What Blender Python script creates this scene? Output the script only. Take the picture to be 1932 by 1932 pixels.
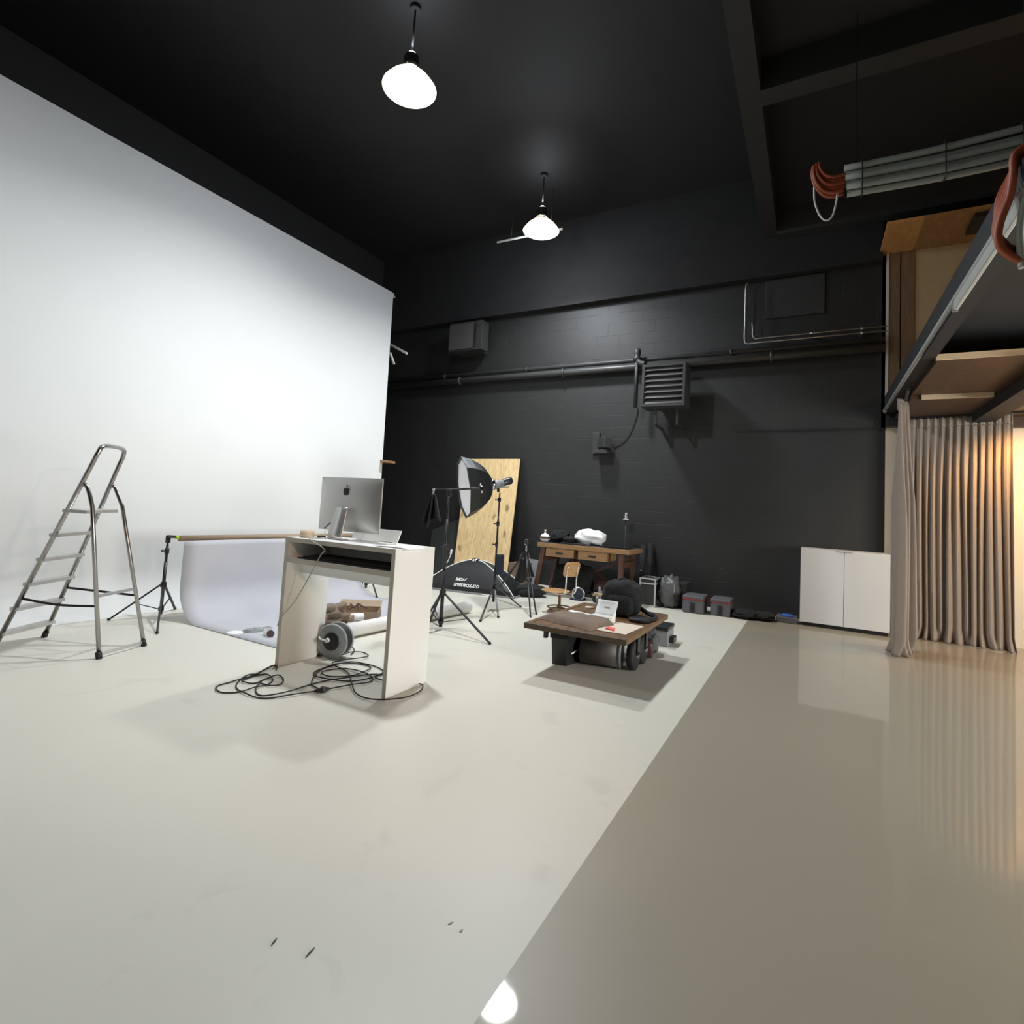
import bpy, bmesh, math, random
import numpy as np
from mathutils import Vector, Matrix, noise
random.seed(7)
for o in list(bpy.data.objects): bpy.data.objects.remove(o)
S = bpy.context.scene
COL = S.collection
# ------------------------------------------------------------------ camera
F, CX, CY = 1014.0, 966.0, 887.0            # focal length and principal point, photo pixels
YAW, PIT, ROL, HC = math.radians(29.31), math.radians(4.05), math.radians(3.32), 1.42
def _rot():
    sy, cy = math.sin(YAW), math.cos(YAW)
    f = np.array([-sy, cy, 0]); r = np.array([cy, sy, 0]); u = np.array([0, 0, 1.])
    f2 = f*math.cos(PIT)+u*math.sin(PIT); u2 = u*math.cos(PIT)-f*math.sin(PIT)
    r3 = r*math.cos(ROL)+u2*math.sin(ROL); u3 = u2*math.cos(ROL)-r*math.sin(ROL)
    return np.array([r3, -u3, f2])
R = _rot(); C0 = np.array([0, 0, HC])
cam = bpy.data.cameras.new('camera'); co = bpy.data.objects.new('camera', cam); COL.objects.link(co)
co.matrix_world = Matrix(((R[0][0], -R[1][0], -R[2][0], 0), (R[0][1], -R[1][1], -R[2][1], 0),
                          (R[0][2], -R[1][2], -R[2][2], HC), (0, 0, 0, 1)))
cam.sensor_width = 36; cam.lens = F/1932*36
cam.shift_x = 0; cam.shift_y = (CY-966)/1932
cam.clip_start = .05
S.camera = co
# ------------------------------------------------------------------ light settings
S.view_settings.view_transform = 'Standard'; S.view_settings.look = 'None'
S.view_settings.gamma = 1; S.view_settings.use_curve_mapping = False
S.view_settings.exposure = 0.12
W = bpy.data.worlds.new('world'); S.world = W; W.use_nodes = True
W.node_tree.nodes['Background'].inputs[0].default_value = (.55, .6, .7, 1)
W.node_tree.nodes['Background'].inputs[1].default_value = 0.0
P_PENDANT, P_SIDE, P_GLOW, P_WARM = 112.0, 80.0, 12.0, 70.0
# ------------------------------------------------------------------ measuring: photo pixel -> place in the room
def ray(x, y): return R.T@np.array([(x-CX)/F, (y-CY)/F, 1])
def fl(x, y, z=0.): d = ray(x, y); return Vector(C0+d*((z-HC)/d[2]))
def py(x, y, Y): d = ray(x, y); return Vector(C0+d*(Y/d[1]))
def px(x, y, X): d = ray(x, y); return Vector(C0+d*(X/d[0]))
def dist(x, y, t): return Vector(C0+ray(x, y)*t)
def hz(x, y, x0, y0): d = ray(x, y); return HC+(d[0]*x0+d[1]*y0)/(d[0]**2+d[1]**2)*d[2]
CR, CU, CF = Vector(R[0]), Vector(-R[1]), Vector(R[2])
# ------------------------------------------------------------------ materials
def new_mat(name):
    m = bpy.data.materials.new(name); m.use_nodes = True
    return m, m.node_tree, m.node_tree.nodes['Principled BSDF']
def mat(name, col, rough=.5, metal=0., var=.12, scale=25., bump=0., bscale=None, coat=0., spec=None, stretch=None, sheen=0., trans=0.):
    m, t, b = new_mat(name); N = t.nodes; L = t.links
    tc = N.new('ShaderNodeTexCoord'); mp = N.new('ShaderNodeMapping'); L.new(tc.outputs['Object'], mp.inputs[0])
    if stretch: mp.inputs['Scale'].default_value = stretch
    nz = N.new('ShaderNodeTexNoise'); nz.inputs['Scale'].default_value = scale; nz.inputs['Detail'].default_value = 5
    L.new(mp.outputs[0], nz.inputs['Vector'])
    mx = N.new('ShaderNodeMix'); mx.data_type = 'RGBA'
    mx.inputs['A'].default_value = tuple(c*(1-var) for c in col)+(1,)
    mx.inputs['B'].default_value = tuple(min(1, c*(1+var)) for c in col)+(1,)
    L.new(nz.outputs['Fac'], mx.inputs['Factor']); L.new(mx.outputs['Result'], b.inputs['Base Color'])
    b.inputs['Roughness'].default_value = rough; b.inputs['Metallic'].default_value = metal
    if coat: b.inputs['Coat Weight'].default_value = coat; b.inputs['Coat Roughness'].default_value = .03
    if spec is not None: b.inputs['Specular IOR Level'].default_value = spec
    if sheen: b.inputs['Sheen Weight'].default_value = sheen
    if trans: b.inputs['Transmission Weight'].default_value = trans
    if bump:
        bp = N.new('ShaderNodeBump'); bp.inputs['Strength'].default_value = bump; bp.inputs['Distance'].default_value = .01
        n2 = N.new('ShaderNodeTexNoise'); n2.inputs['Scale'].default_value = bscale or scale*3; n2.inputs['Detail'].default_value = 4
        L.new(mp.outputs[0], n2.inputs['Vector']); L.new(n2.outputs['Fac'], bp.inputs['Height']); L.new(bp.outputs[0], b.inputs['Normal'])
    return m
def wood(name, c1, c2, scale=6., stretch=(1, 12, 12), rough=.45, knots=0.):
    m, t, b = new_mat(name); N = t.nodes; L = t.links
    tc = N.new('ShaderNodeTexCoord'); mp = N.new('ShaderNodeMapping'); mp.inputs['Scale'].default_value = stretch
    L.new(tc.outputs['Object'], mp.inputs[0])
    nz = N.new('ShaderNodeTexNoise'); nz.inputs['Scale'].default_value = scale; nz.inputs['Detail'].default_value = 6; nz.inputs['Distortion'].default_value = 1.2
    L.new(mp.outputs[0], nz.inputs['Vector'])
    cr = N.new('ShaderNodeValToRGB'); cr.color_ramp.elements[0].position = .3; cr.color_ramp.elements[1].position = .7
    cr.color_ramp.elements[0].color = (*c1, 1); cr.color_ramp.elements[1].color = (*c2, 1)
    L.new(nz.outputs['Fac'], cr.inputs[0]); out = cr.outputs[0]
    if knots:
        vo = N.new('ShaderNodeTexVoronoi'); vo.inputs['Scale'].default_value = 5.0
        m2 = N.new('ShaderNodeMapping'); m2.inputs['Scale'].default_value = (1, 1, .62); L.new(tc.outputs['Object'], m2.inputs[0])
        n3 = N.new('ShaderNodeTexNoise'); n3.inputs['Scale'].default_value = 9; L.new(m2.outputs[0], n3.inputs['Vector'])
        ad = N.new('ShaderNodeMix'); ad.data_type = 'VECTOR'; ad.inputs['Factor'].default_value = .12
        L.new(m2.outputs[0], ad.inputs['A']); L.new(n3.outputs['Color'], ad.inputs['B']); L.new(ad.outputs['Result'], vo.inputs['Vector'])
        k = N.new('ShaderNodeValToRGB'); k.color_ramp.elements[0].position = .09; k.color_ramp.elements[1].position = .23
        k.color_ramp.elements[0].color = (knots, knots, knots, 1); k.color_ramp.elements[1].color = (0, 0, 0, 1)
        L.new(vo.outputs['Distance'], k.inputs[0])
        mk = N.new('ShaderNodeMix'); mk.data_type = 'RGBA'; mk.inputs['B'].default_value = (.16, .08, .03, 1)
        L.new(k.outputs[0], mk.inputs['Factor']); L.new(out, mk.inputs['A']); out = mk.outputs['Result']
    L.new(out, b.inputs['Base Color']); b.inputs['Roughness'].default_value = rough
    return m
def emit(name, col, s):
    m, t, b = new_mat(name); b.inputs['Base Color'].default_value = (*col, 1)
    b.inputs['Emission Color'].default_value = (*col, 1); b.inputs['Emission Strength'].default_value = s
    return m
def brick_black(name):
    m, t, b = new_mat(name); N = t.nodes; L = t.links
    tc = N.new('ShaderNodeTexCoord'); mp = N.new('ShaderNodeMapping'); mp.inputs['Rotation'].default_value = (math.radians(-90), 0, 0)
    L.new(tc.outputs['Object'], mp.inputs[0])
    br = N.new('ShaderNodeTexBrick'); br.inputs['Scale'].default_value = 1.0
    br.inputs['Brick Width'].default_value = .44; br.inputs['Row Height'].default_value = .215
    br.inputs['Mortar Size'].default_value = .007; br.inputs['Mortar Smooth'].default_value = .4
    nd = N.new('ShaderNodeTexNoise'); nd.inputs['Scale'].default_value = 3
    L.new(mp.outputs[0], br.inputs['Vector'])
    nz = N.new('ShaderNodeTexNoise'); nz.inputs['Scale'].default_value = 45; nz.inputs['Detail'].default_value = 6
    L.new(tc.outputs['Object'], nz.inputs['Vector']); L.new(tc.outputs['Object'], nd.inputs['Vector'])
    # mortar joints fade in and out along the wall
    rp = N.new('ShaderNodeValToRGB'); rp.color_ramp.elements[0].position = .45; rp.color_ramp.elements[1].position = .62
    L.new(nd.outputs['Fac'], rp.inputs[0])
    mu = N.new('ShaderNodeMath'); mu.operation = 'MULTIPLY'; L.new(br.outputs['Fac'], mu.inputs[0]); L.new(rp.outputs[0], mu.inputs[1])
    hs = N.new('ShaderNodeMath'); hs.operation = 'MULTIPLY_ADD'; hs.inputs[1].default_value = -1.0
    L.new(mu.outputs[0], hs.inputs[0])
    ns = N.new('ShaderNodeMath'); ns.operation = 'MULTIPLY'; ns.inputs[1].default_value = .35; L.new(nz.outputs['Fac'], ns.inputs[0]); L.new(ns.outputs[0], hs.inputs[2])
    bp = N.new('ShaderNodeBump'); bp.inputs['Strength'].default_value = .55; bp.inputs['Distance'].default_value = .006
    L.new(hs.outputs[0], bp.inputs['Height']); L.new(bp.outputs[0], b.inputs['Normal'])
    mx = N.new('ShaderNodeMix'); mx.data_type = 'RGBA'; mx.inputs['A'].default_value = (.011, .0113, .0109, 1); mx.inputs['B'].default_value = (.017, .0174, .0167, 1)
    L.new(nd.outputs['Fac'], mx.inputs['Factor']); L.new(mx.outputs['Result'], b.inputs['Base Color'])
    b.inputs['Roughness'].default_value = .58; b.inputs['Specular IOR Level'].default_value = .55
    return m
def floor_mat(name, col, rough, coat, var, marks):
    m, t, b = new_mat(name); N = t.nodes; L = t.links
    tc = N.new('ShaderNodeTexCoord')
    n1 = N.new('ShaderNodeTexNoise'); n1.inputs['Scale'].default_value = .9; n1.inputs['Detail'].default_value = 7; n1.inputs['Roughness'].default_value = .6
    L.new(tc.outputs['Object'], n1.inputs['Vector'])
    mx = N.new('ShaderNodeMix'); mx.data_type = 'RGBA'
    mx.inputs['A'].default_value = tuple(c*(1-var) for c in col)+(1,); mx.inputs['B'].default_value = tuple(c*(1+var) for c in col)+(1,)
    L.new(n1.outputs['Fac'], mx.inputs['Factor']); out = mx.outputs['Result']
    if marks:
        n2 = N.new('ShaderNodeTexNoise'); n2.inputs['Scale'].default_value = 2.6; n2.inputs['Detail'].default_value = 8; n2.inputs['Distortion'].default_value = .6
        L.new(tc.outputs['Object'], n2.inputs['Vector'])
        r = N.new('ShaderNodeValToRGB'); r.color_ramp.elements[0].position = .64; r.color_ramp.elements[1].position = .70
        r.color_ramp.elements[1].color = (marks, marks, marks, 1); L.new(n2.outputs['Fac'], r.inputs[0])
        m2 = N.new('ShaderNodeMix'); m2.data_type = 'RGBA'; m2.inputs['B'].default_value = tuple(c*.75 for c in col)+(1,)
        L.new(r.outputs[0], m2.inputs['Factor']); L.new(out, m2.inputs['A']); out = m2.outputs['Result']
    L.new(out, b.inputs['Base Color']); b.inputs['Roughness'].default_value = rough
    if coat:
        b.inputs['Coat Weight'].default_value = coat; b.inputs['Coat Roughness'].default_value = .035
        n3 = N.new('ShaderNodeTexNoise'); n3.inputs['Scale'].default_value = 4; n3.inputs['Detail'].default_value = 2
        L.new(tc.outputs['Object'], n3.inputs['Vector'])
        bp = N.new('ShaderNodeBump'); bp.inputs['Strength'].default_value = .02; bp.inputs['Distance'].default_value = .02
        L.new(n3.outputs['Fac'], bp.inputs['Height']); L.new(bp.outputs[0], b.inputs['Coat Normal'])
    return m
M = dict(
    floor=floor_mat('floor_white_paint', (.635, .615, .535), .42, 0, .05, .28),
    taupe=floor_mat('floor_taupe_resin', (.345, .31, .24), .4, .55, .04, 0),
    wall=brick_black('black_block'),
    ceil=mat('black_ceiling', (.012, .012, .013), .7, var=.2, scale=3),
    beam=mat('black_beam', (.03, .03, .03), .55, var=.2, scale=4),
    black=mat('black_satin', (.016, .016, .017), .42),
    matte=mat('black_matte', (.012, .012, .013), .8, bump=.2),
    plastic=mat('black_plastic', (.02, .02, .021), .35),
    cyc=mat('cyclorama_white', (.71, .72, .71), .7, var=.02, scale=2),
    white=mat('white_laminate', (.88, .88, .86), .4, var=.02, scale=3),
    cabinet=mat('cabinet_white', (.62, .615, .59), .45, var=.02, scale=3),
    edge=mat('laminate_edge', (.50, .48, .42), .5, var=.04, scale=8),
    wpaper=mat('white_paper', (.82, .82, .80), .7, var=.03, scale=6),
    gpaper=mat('grey_seamless_paper', (.47, .47, .505), .75, var=.025, scale=3),
    alu=mat('brushed_aluminium', (.40, .385, .37), .27, 1., var=.08, scale=40, stretch=(1, 1, 18)),
    alu2=mat('anodised_aluminium', (.66, .66, .65), .38, .85, var=.03, scale=6),
    chrome=mat('chrome', (.8, .8, .8), .12, 1., var=.03),
    steel=mat('galvanised_steel', (.5, .49, .47), .35, .9, var=.12, scale=30),
    rubber=mat('rubber', (.014, .014, .014), .65),
    kraft=mat('kraft_board', (.31, .23, .155), .75, var=.1, scale=30),
    tape=mat('masking_tape', (.62, .50, .34), .6, var=.05),
    yellow=mat('fluorescent_tape', (.55, .8, .03), .5, var=.05),
    dgrey=mat('dark_grey_board', (.03, .031, .031), .65, var=.1, scale=6),
    mgrey=mat('mid_grey_plastic', (.23, .24, .245), .45, var=.06),
    reel=mat('reel_grey', (.33, .35, .35), .4, var=.08, scale=12),
    cloth=mat('black_cloth', (.010, .010, .0105), .9, bump=.5, bscale=60),
    fabric=mat('black_nylon', (.009, .0095, .010), .42, bump=.25, bscale=160),
    diff=mat('diffuser_fabric', (.90, .90, .89), .7, var=.03, scale=15, bump=.15, bscale=40),
    ply=wood('plywood_pine', (.66, .44, .20), (.88, .67, .37), 3.2, (7, 7, 1), .5, .75),
    oak=wood('honey_wood', (.22, .115, .05), (.35, .20, .09), 5, (2, 14, 14), .4),
    brown=wood('brown_plank', (.10, .052, .022), (.22, .12, .05), 5, (14, 1.5, 14), .42),
    redwood=wood('red_brown_wood', (.06, .027, .018), (.11, .05, .032), 5, (14, 14, 2), .45),
    chairwood=wood('chair_plywood', (.38, .20, .08), (.52, .30, .13), 5, (2, 2, 14), .35),
    soffit=wood('soffit_plywood', (.05, .025, .012), (.085, .045, .022), 3, (8, 2, 2), .5),
    rawedge=wood('raw_timber', (.62, .47, .30), (.74, .58, .40), 6, (2, 12, 12), .55),
    orangeply_lit=wood('orange_plywood_lit', (.50, .24, .08), (.64, .34, .12), 3, (5, 1.2, 3), .4),
    beige=mat('beige_panel', (.42, .33, .19), .6, var=.12, scale=6),
    umber=wood('umber_panel', (.13, .085, .05), (.22, .15, .09), 4, (16, 16, 1), .4),
    cream=mat('cream_wall', (.75, .66, .52), .6, var=.03, scale=3),
    curtain=mat('taupe_velvet', (.245, .195, .155), .6, var=.1, scale=10, bump=.25, bscale=90, sheen=.35),
    orange=mat('orange_cable', (.33, .065, .02), .5, var=.12),
    gcable=mat('grey_cable', (.36, .38, .34), .6, var=.14, scale=14, stretch=(1, 6, 6)),
    red=mat('red_trim', (.30, .03, .03), .5),
    rednote=mat('red_note', (.80, .14, .11), .6, var=.05),
    maroon=mat('maroon_leather', (.075, .03, .026), .5),
    coolbox=mat('grey_nylon', (.095, .092, .10), .7, bump=.2),
    blue=mat('blue_plastic', (.04, .11, .42), .4),
    navy=mat('navy_fabric', (.014, .018, .038), .6),
    sack=mat('brown_felt', (.185, .135, .10), .85, var=.25, scale=14, bump=.35, bscale=60),
    manila=mat('pale_buff_paper', (.72, .61, .50), .65, var=.03),
    clear=mat('clear_glass', (.9, .95, .92), .08, trans=.85, var=.02),
    shade=mat('lamp_shade_metal', (.35, .34, .33), .35, .6, var=.05),
    lens=emit('lamp_lens', (.97, .985, 1.0), 38.0),
    rim=emit('lamp_prismatic_rim', (1.0, .80, .55), 2.2),
    warm=emit('warm_lens', (1.0, .72, .40), 45.0),
    logo=mat('logo_black', (.006, .006, .006), .3),
    print=mat('white_print', (.88, .88, .88), .6, var=.02),
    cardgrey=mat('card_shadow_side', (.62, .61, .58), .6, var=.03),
    foil=mat('grey_bag_film', (.085, .085, .085), .35, var=.4, scale=9, bump=.6, bscale=14),
)
# ------------------------------------------------------------------ mesh builder
class B:
    def __init__(s): s.v = []; s.f = []; s.sm = []
    def add(s, vs, fs, smooth=False):
        n = len(s.v); s.v += [Vector(v) for v in vs]
        for f in fs: s.f.append([i+n for i in f]); s.sm.append(smooth)
        return s
    def bx(s, x0, y0, z0, x1, y1, z1):
        v = [(x, y, z) for z in (z0, z1) for y in (y0, y1) for x in (x0, x1)]
        return s.add(v, [(0, 2, 3, 1), (4, 5, 7, 6), (0, 1, 5, 4), (2, 6, 7, 3), (0, 4, 6, 2), (1, 3, 7, 5)])
    def obx(s, c, ax, ay, az, sx, sy, sz):      # oriented box: centre, unit axes, full sizes
        c, ax, ay, az = Vector(c), Vector(ax)*sx/2, Vector(ay)*sy/2, Vector(az)*sz/2
        v = [c+ax*i+ay*j+az*k for k in (-1, 1) for j in (-1, 1) for i in (-1, 1)]
        return s.add(v, [(0, 2, 3, 1), (4, 5, 7, 6), (0, 1, 5, 4), (2, 6, 7, 3), (0, 4, 6, 2), (1, 3, 7, 5)])
    def bar(s, p, q, w, h, up=(0, 0, 1)):       # rectangular bar from p to q
        p, q = Vector(p), Vector(q); d = (q-p).normalized(); u = Vector(up); sd = d.cross(u)
        if sd.length < 1e-4: sd = d.cross(Vector((1, 0, 0)))
        sd.normalize(); u = sd.cross(d)
        return s.obx((p+q)/2, d, sd, u, (q-p).length, w, h)
    def cyl(s, p, q, r0, r1=None, n=16, cap=True):
        p, q = Vector(p), Vector(q); r1 = r0 if r1 is None else r1
        d = (q-p).normalized(); a = d.orthogonal().normalized(); b = d.cross(a)
        ring = [(a*math.cos(2*math.pi*i/n)+b*math.sin(2*math.pi*i/n)) for i in range(n)]
        s.add([p+k*r0 for k in ring]+[q+k*r1 for k in ring], [(i, (i+1) % n, n+(i+1) % n, n+i) for i in range(n)], True)
        if cap:
            s.add([p+k*r0 for k in ring], [tuple(reversed(range(n)))]); s.add([q+k*r1 for k in ring], [tuple(range(n))])
        return s
    def tube(s, pts, r, n=8, cap=True):
        pts = [Vector(p) for p in pts]; m = len(pts); vs = []
        a = None
        for i, p in enumerate(pts):
            d = (pts[min(i+1, m-1)]-pts[max(i-1, 0)])
            d = d.normalized() if d.length > 1e-9 else Vector((0, 0, 1))
            a = d.orthogonal().normalized() if a is None else (a-d*a.dot(d)).normalized()
            b = d.cross(a); rr = r[i] if isinstance(r, (list, tuple)) else r
            vs += [p+(a*math.cos(2*math.pi*k/n)+b*math.sin(2*math.pi*k/n))*rr for k in range(n)]
        fs = [(i*n+k, i*n+(k+1) % n, (i+1)*n+(k+1) % n, (i+1)*n+k) for i in range(m-1) for k in range(n)]
        s.add(vs, fs, True)
        if cap: s.add(vs[:n], [tuple(reversed(range(n)))]); s.add(vs[-n:], [tuple(range(n))])
        return s
    def lathe(s, prof, o, axis=(0, 0, 1), n=24, smooth=True, ref=None):
        o, d = Vector(o), Vector(axis).normalized()
        a = (Vector(ref)-d*Vector(ref).dot(d)).normalized() if ref else d.orthogonal().normalized(); b = d.cross(a)
        vs = [o+d*z+(a*math.cos(2*math.pi*k/n)+b*math.sin(2*math.pi*k/n))*r for r, z in prof for k in range(n)]
        fs = [(i*n+k, i*n+(k+1) % n, (i+1)*n+(k+1) % n, (i+1)*n+k) for i in range(len(prof)-1) for k in range(n)]
        s.add(vs, fs, smooth); return s
    def prism(s, poly, vec):
        poly = [Vector(p) for p in poly]; vec = Vector(vec); n = len(poly)
        s.add(poly+[p+vec for p in poly], [tuple(reversed(range(n))), tuple(range(n, 2*n))]+[(i, (i+1) % n, n+(i+1) % n, n+i) for i in range(n)])
        return s
    def grid(s, fn, nu, nv, smooth=True):
        vs = [fn(i/nu, j/nv) for j in range(nv+1) for i in range(nu+1)]
        fs = [(j*(nu+1)+i, j*(nu+1)+i+1, (j+1)*(nu+1)+i+1, (j+1)*(nu+1)+i) for j in range(nv) for i in range(nu)]
        return s.add(vs, fs, smooth)
    def blob(s, c, rad, e=1., amp=0., fq=3., rz=0., nu=28, nv=18, seed=0.):   # rounded lump; e<1 makes it boxier
        c = Vector(c); vs = []
        sg = lambda w: math.copysign(abs(w)**e, w)
        for j in range(nv+1):
            ph = -math.pi/2+math.pi*j/nv
            for i in range(nu):
                th = 2*math.pi*i/nu
                p = Vector((sg(math.cos(ph))*sg(math.cos(th)), sg(math.cos(ph))*sg(math.sin(th)), sg(math.sin(ph))))
                k = 1+amp*noise.noise(p*fq+Vector((seed, seed*2, seed*3)))
                q = Vector((p.x*rad[0]*k, p.y*rad[1]*k, p.z*rad[2]*k)); q.rotate(Matrix.Rotation(rz, 3, 'Z')); vs.append(c+q)
        fs = [(j*nu+i, j*nu+(i+1) % nu, (j+1)*nu+(i+1) % nu, (j+1)*nu+i) for j in range(nv) for i in range(nu)]
        return s.add(vs, fs, True)
WM = {}
def obj(name, b, m, parent=None, bevel=0., world=True, solid=0., label=None, sub=0):
    me = bpy.data.meshes.new(name); vs = b.v
    if parent and world:
        inv = WM[parent.name].inverted(); vs = [inv@v for v in vs]
    org = Vector((0, 0, 0))
    if not parent:
        lo = Vector([min(v[i] for v in vs) for i in range(3)]); hi = Vector([max(v[i] for v in vs) for i in range(3)])
        org = Vector(((lo.x+hi.x)/2, (lo.y+hi.y)/2, lo.z)); vs = [v-org for v in vs]
    me.from_pydata([tuple(v) for v in vs], [], b.f); me.update()
    bm = bmesh.new(); bm.from_mesh(me); bmesh.ops.remove_doubles(bm, verts=bm.verts, dist=1e-6)
    for f, sm in zip(bm.faces, b.sm if len(bm.faces) == len(b.sm) else [None]*len(bm.faces)):
        if sm is not None: f.smooth = sm
    bmesh.ops.recalc_face_normals(bm, faces=bm.faces); bm.to_mesh(me); bm.free()
    if isinstance(m, (list, tuple)):
        for k in m: me.materials.append(k)
    else: me.materials.append(m)
    o = bpy.data.objects.new(name, me); COL.objects.link(o)
    if parent: o.parent = parent; WM[o.name] = WM[parent.name]
    else: o.location = org; WM[o.name] = Matrix.Translation(org)
    if solid:
        md = o.modifiers.new('thickness', 'SOLIDIFY'); md.thickness = solid; md.offset = 0
    if sub:
        md = o.modifiers.new('smooth', 'SUBSURF'); md.levels = md.render_levels = sub
    if bevel:
        md = o.modifiers.new('bevel', 'BEVEL'); md.width = bevel; md.segments = 2; md.limit_method = 'ANGLE'; md.angle_limit = .6
    if label: o['label'] = label
    return o
def tag(o, label, cat, group=None, kind=None):
    o['label'] = label; o['category'] = cat
    if group: o['group'] = group
    if kind: o['kind'] = kind
    return o
def thing(name, label, cat, loc=(0, 0, 0), rz=0., group=None):
    o = bpy.data.objects.new(name, None); COL.objects.link(o); o.empty_display_size = .1
    o.location = loc; o.rotation_euler = (0, 0, rz)
    WM[o.name] = Matrix.Translation(Vector(loc))@Matrix.Rotation(rz, 4, 'Z')
    return tag(o, label, cat, group)
def struct(name, b, m, label, cat, bevel=0.):
    return tag(obj(name, b, m, None, bevel), label, cat, None, 'structure')
def copy_tree(o, loc=None, rz=None, parent=None):
    c = o.copy(); COL.objects.link(c); c.parent = parent
    if parent is None:
        if loc is not None: c.location = loc
        if rz is not None: c.rotation_euler = (0, 0, rz)
        WM[c.name] = Matrix.Translation(c.location)@Matrix.Rotation(c.rotation_euler.z, 4, 'Z')
    for ch in [k for k in bpy.data.objects if k.parent == o]: copy_tree(ch, parent=c)
    return c
def cr(pts, n=8):
    pts = [Vector(p) for p in pts]; P = [pts[0]*2-pts[1]]+pts+[pts[-1]*2-pts[-2]]; out = []
    for i in range(1, len(P)-2):
        a, b, c, d = P[i-1:i+3]
        for k in range(n):
            t = k/n
            out.append(.5*((2*b)+(c-a)*t+(2*a-5*b+4*c-d)*t*t+(3*b-a-3*c+d)*t**3))
    out.append(pts[-1]); return out
def text_mesh(body, size, fn, bold=0.):
    cu = bpy.data.curves.new('lettering', 'FONT'); cu.body = body; cu.size = size; cu.extrude = 0; cu.offset = bold; cu.resolution_u = 3
    t = bpy.data.objects.new('lettering', cu); COL.objects.link(t)
    bpy.context.view_layer.update()
    me = bpy.data.meshes.new_from_object(t.evaluated_get(bpy.context.evaluated_depsgraph_get()))
    bpy.data.objects.remove(t); bpy.data.curves.remove(cu)
    b = B(); b.add([fn(v.co.x, v.co.y) for v in me.vertices], [tuple(p.vertices) for p in me.polygons]); bpy.data.meshes.remove(me)
    return b
X, Y_, Z = Vector((1, 0, 0)), Vector((0, 1, 0)), Vector((0, 0, 1))
# ================================================================== THE SETTING
XS = -.79; YB = 9.4; ZC = 7.1
struct('floor', B().bx(-9, -5, -.1, XS, YB+.2, 0), M['floor'], 'off white painted studio floor with scuffs and faint marks', 'floor')
struct('floor_right', B().bx(XS, -5, -.1, 6, YB+.2, 0), M['taupe'], 'glossy taupe resin floor strip on the right side', 'floor')
struct('wall_back', B().bx(-9, YB, 0, .913, YB+.2, ZC), M['wall'], 'black painted block wall at the back of the studio', 'wall')
struct('wall_back_right', B().bx(.913, YB, 0, 6, YB+.2, 2.9), M['cream'], 'cream wall beneath the mezzanine behind the curtains', 'wall')
struct('wall_left', B().bx(-9.2, -5, 0, -9, YB, ZC), M['ceil'], 'black side wall behind the white cyclorama', 'wall')
struct('wall_front', B().bx(-9, -5.2, 0, 6, -5, ZC), M['ceil'], 'black wall behind the viewer', 'wall')
struct('wall_right', B().bx(6, -5, 0, 6.2, YB, ZC), M['cream'], 'cream side wall far right under the mezzanine', 'wall')
struct('ceiling', B().bx(-9.2, -5.2, ZC, 6.2, YB+.2, ZC+.1), M['ceil'], 'matt black ceiling high above the studio', 'ceiling')
struct('trim_1', B().bx(-9, YB-.16, 5.38, .85, YB, ZC), mat('black_concrete', (.02, .02, .0205), .8, var=.2, scale=4, spec=.25), 'black ring beam projecting along the top of the back wall', 'beam')
struct('trim_2', B().bx(-.77, -4, 6.0, -.55, YB-.16, 6.35), M['beam'], 'black ceiling beam running into depth', 'beam')
struct('trim_3', B().bx(-.55, 5.9, 6.0, 6, 6.15, 6.35), M['beam'], 'black cross beam nearer the viewer', 'beam')
struct('trim_4', B().bx(-.55, 9.04, 5.95, 6, 9.23, 6.35), M['beam'], 'black cross beam along the back wall', 'beam')
struct('ceiling_right', B().bx(-.55, -4, 6.35, 6, YB, 6.4), M['ceil'], 'black ceiling panels between the beams on the right', 'ceiling')
struct('trim_5', B().bx(-1.12, YB-.02, 2.875, .92, YB, 2.9), M['black'], 'thin black cable trim along the back wall', 'trim')
# cyclorama: white wall with a cove down to the floor, open frame behind its right end
b = B(); XC, r = -7.0, .45
prof = [(XC, 5.36), (XC, r)]+[(XC+r-r*math.cos(a), r-r*math.sin(a)) for a in [math.pi/2*k/14 for k in range(1, 15)]]+[(XC+r+.02, 0.001)]
back = [(XC+r, .0005), (XC-.02, .001), (XC-.06, .05), (XC-.06, 5.36)]
full = prof+back; n = len(full); yend = 7.55
vs = [(x, -4.5, z) for x, z in full]+[(x, yend, z) for x, z in full]
for i in (0, n-1): vs[n+i] = (vs[n+i][0], yend-.07, vs[n+i][2])     # clipped top corner
j = len(vs)
b.add(vs, [(i, (i+1) % n, n+(i+1) % n, n+i) for i in range(n)], True)
b.add([(XC, yend-.07, 5.36), (XC, yend, 5.29), (XC-.06, yend, 5.29), (XC-.06, yend-.07, 5.36)], [(0, 1, 2, 3)])
vs2 = [(XC, yend, 5.29)]+[(x, yend, z) for x, z in full[1:-1]]+[(XC-.06, yend, 5.29)]
struct('wall_cyclorama', b, M['cyc'], 'tall white cyclorama wall curving into the floor', 'wall')
struct('trim_6', B().bx(XC-.35, 7.46, 2.13, XC+.14, 7.72, 2.17), M['oak'], 'wooden batten end sticking out behind the white wall', 'batten')
struct('trim_7', B().bar((XC-.3, 7.75, 4.5), (XC+.2, 7.75, 4.25), .05, .04), M['edge'], 'grey bracing batten high behind the white wall', 'batten')
struct('trim_8', B().bar((XC-.1, 7.62, 4.25), (XC+.02, 7.62, 4.02), .04, .03), M['edge'], 'small grey strut end behind the white wall', 'batten')
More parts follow.
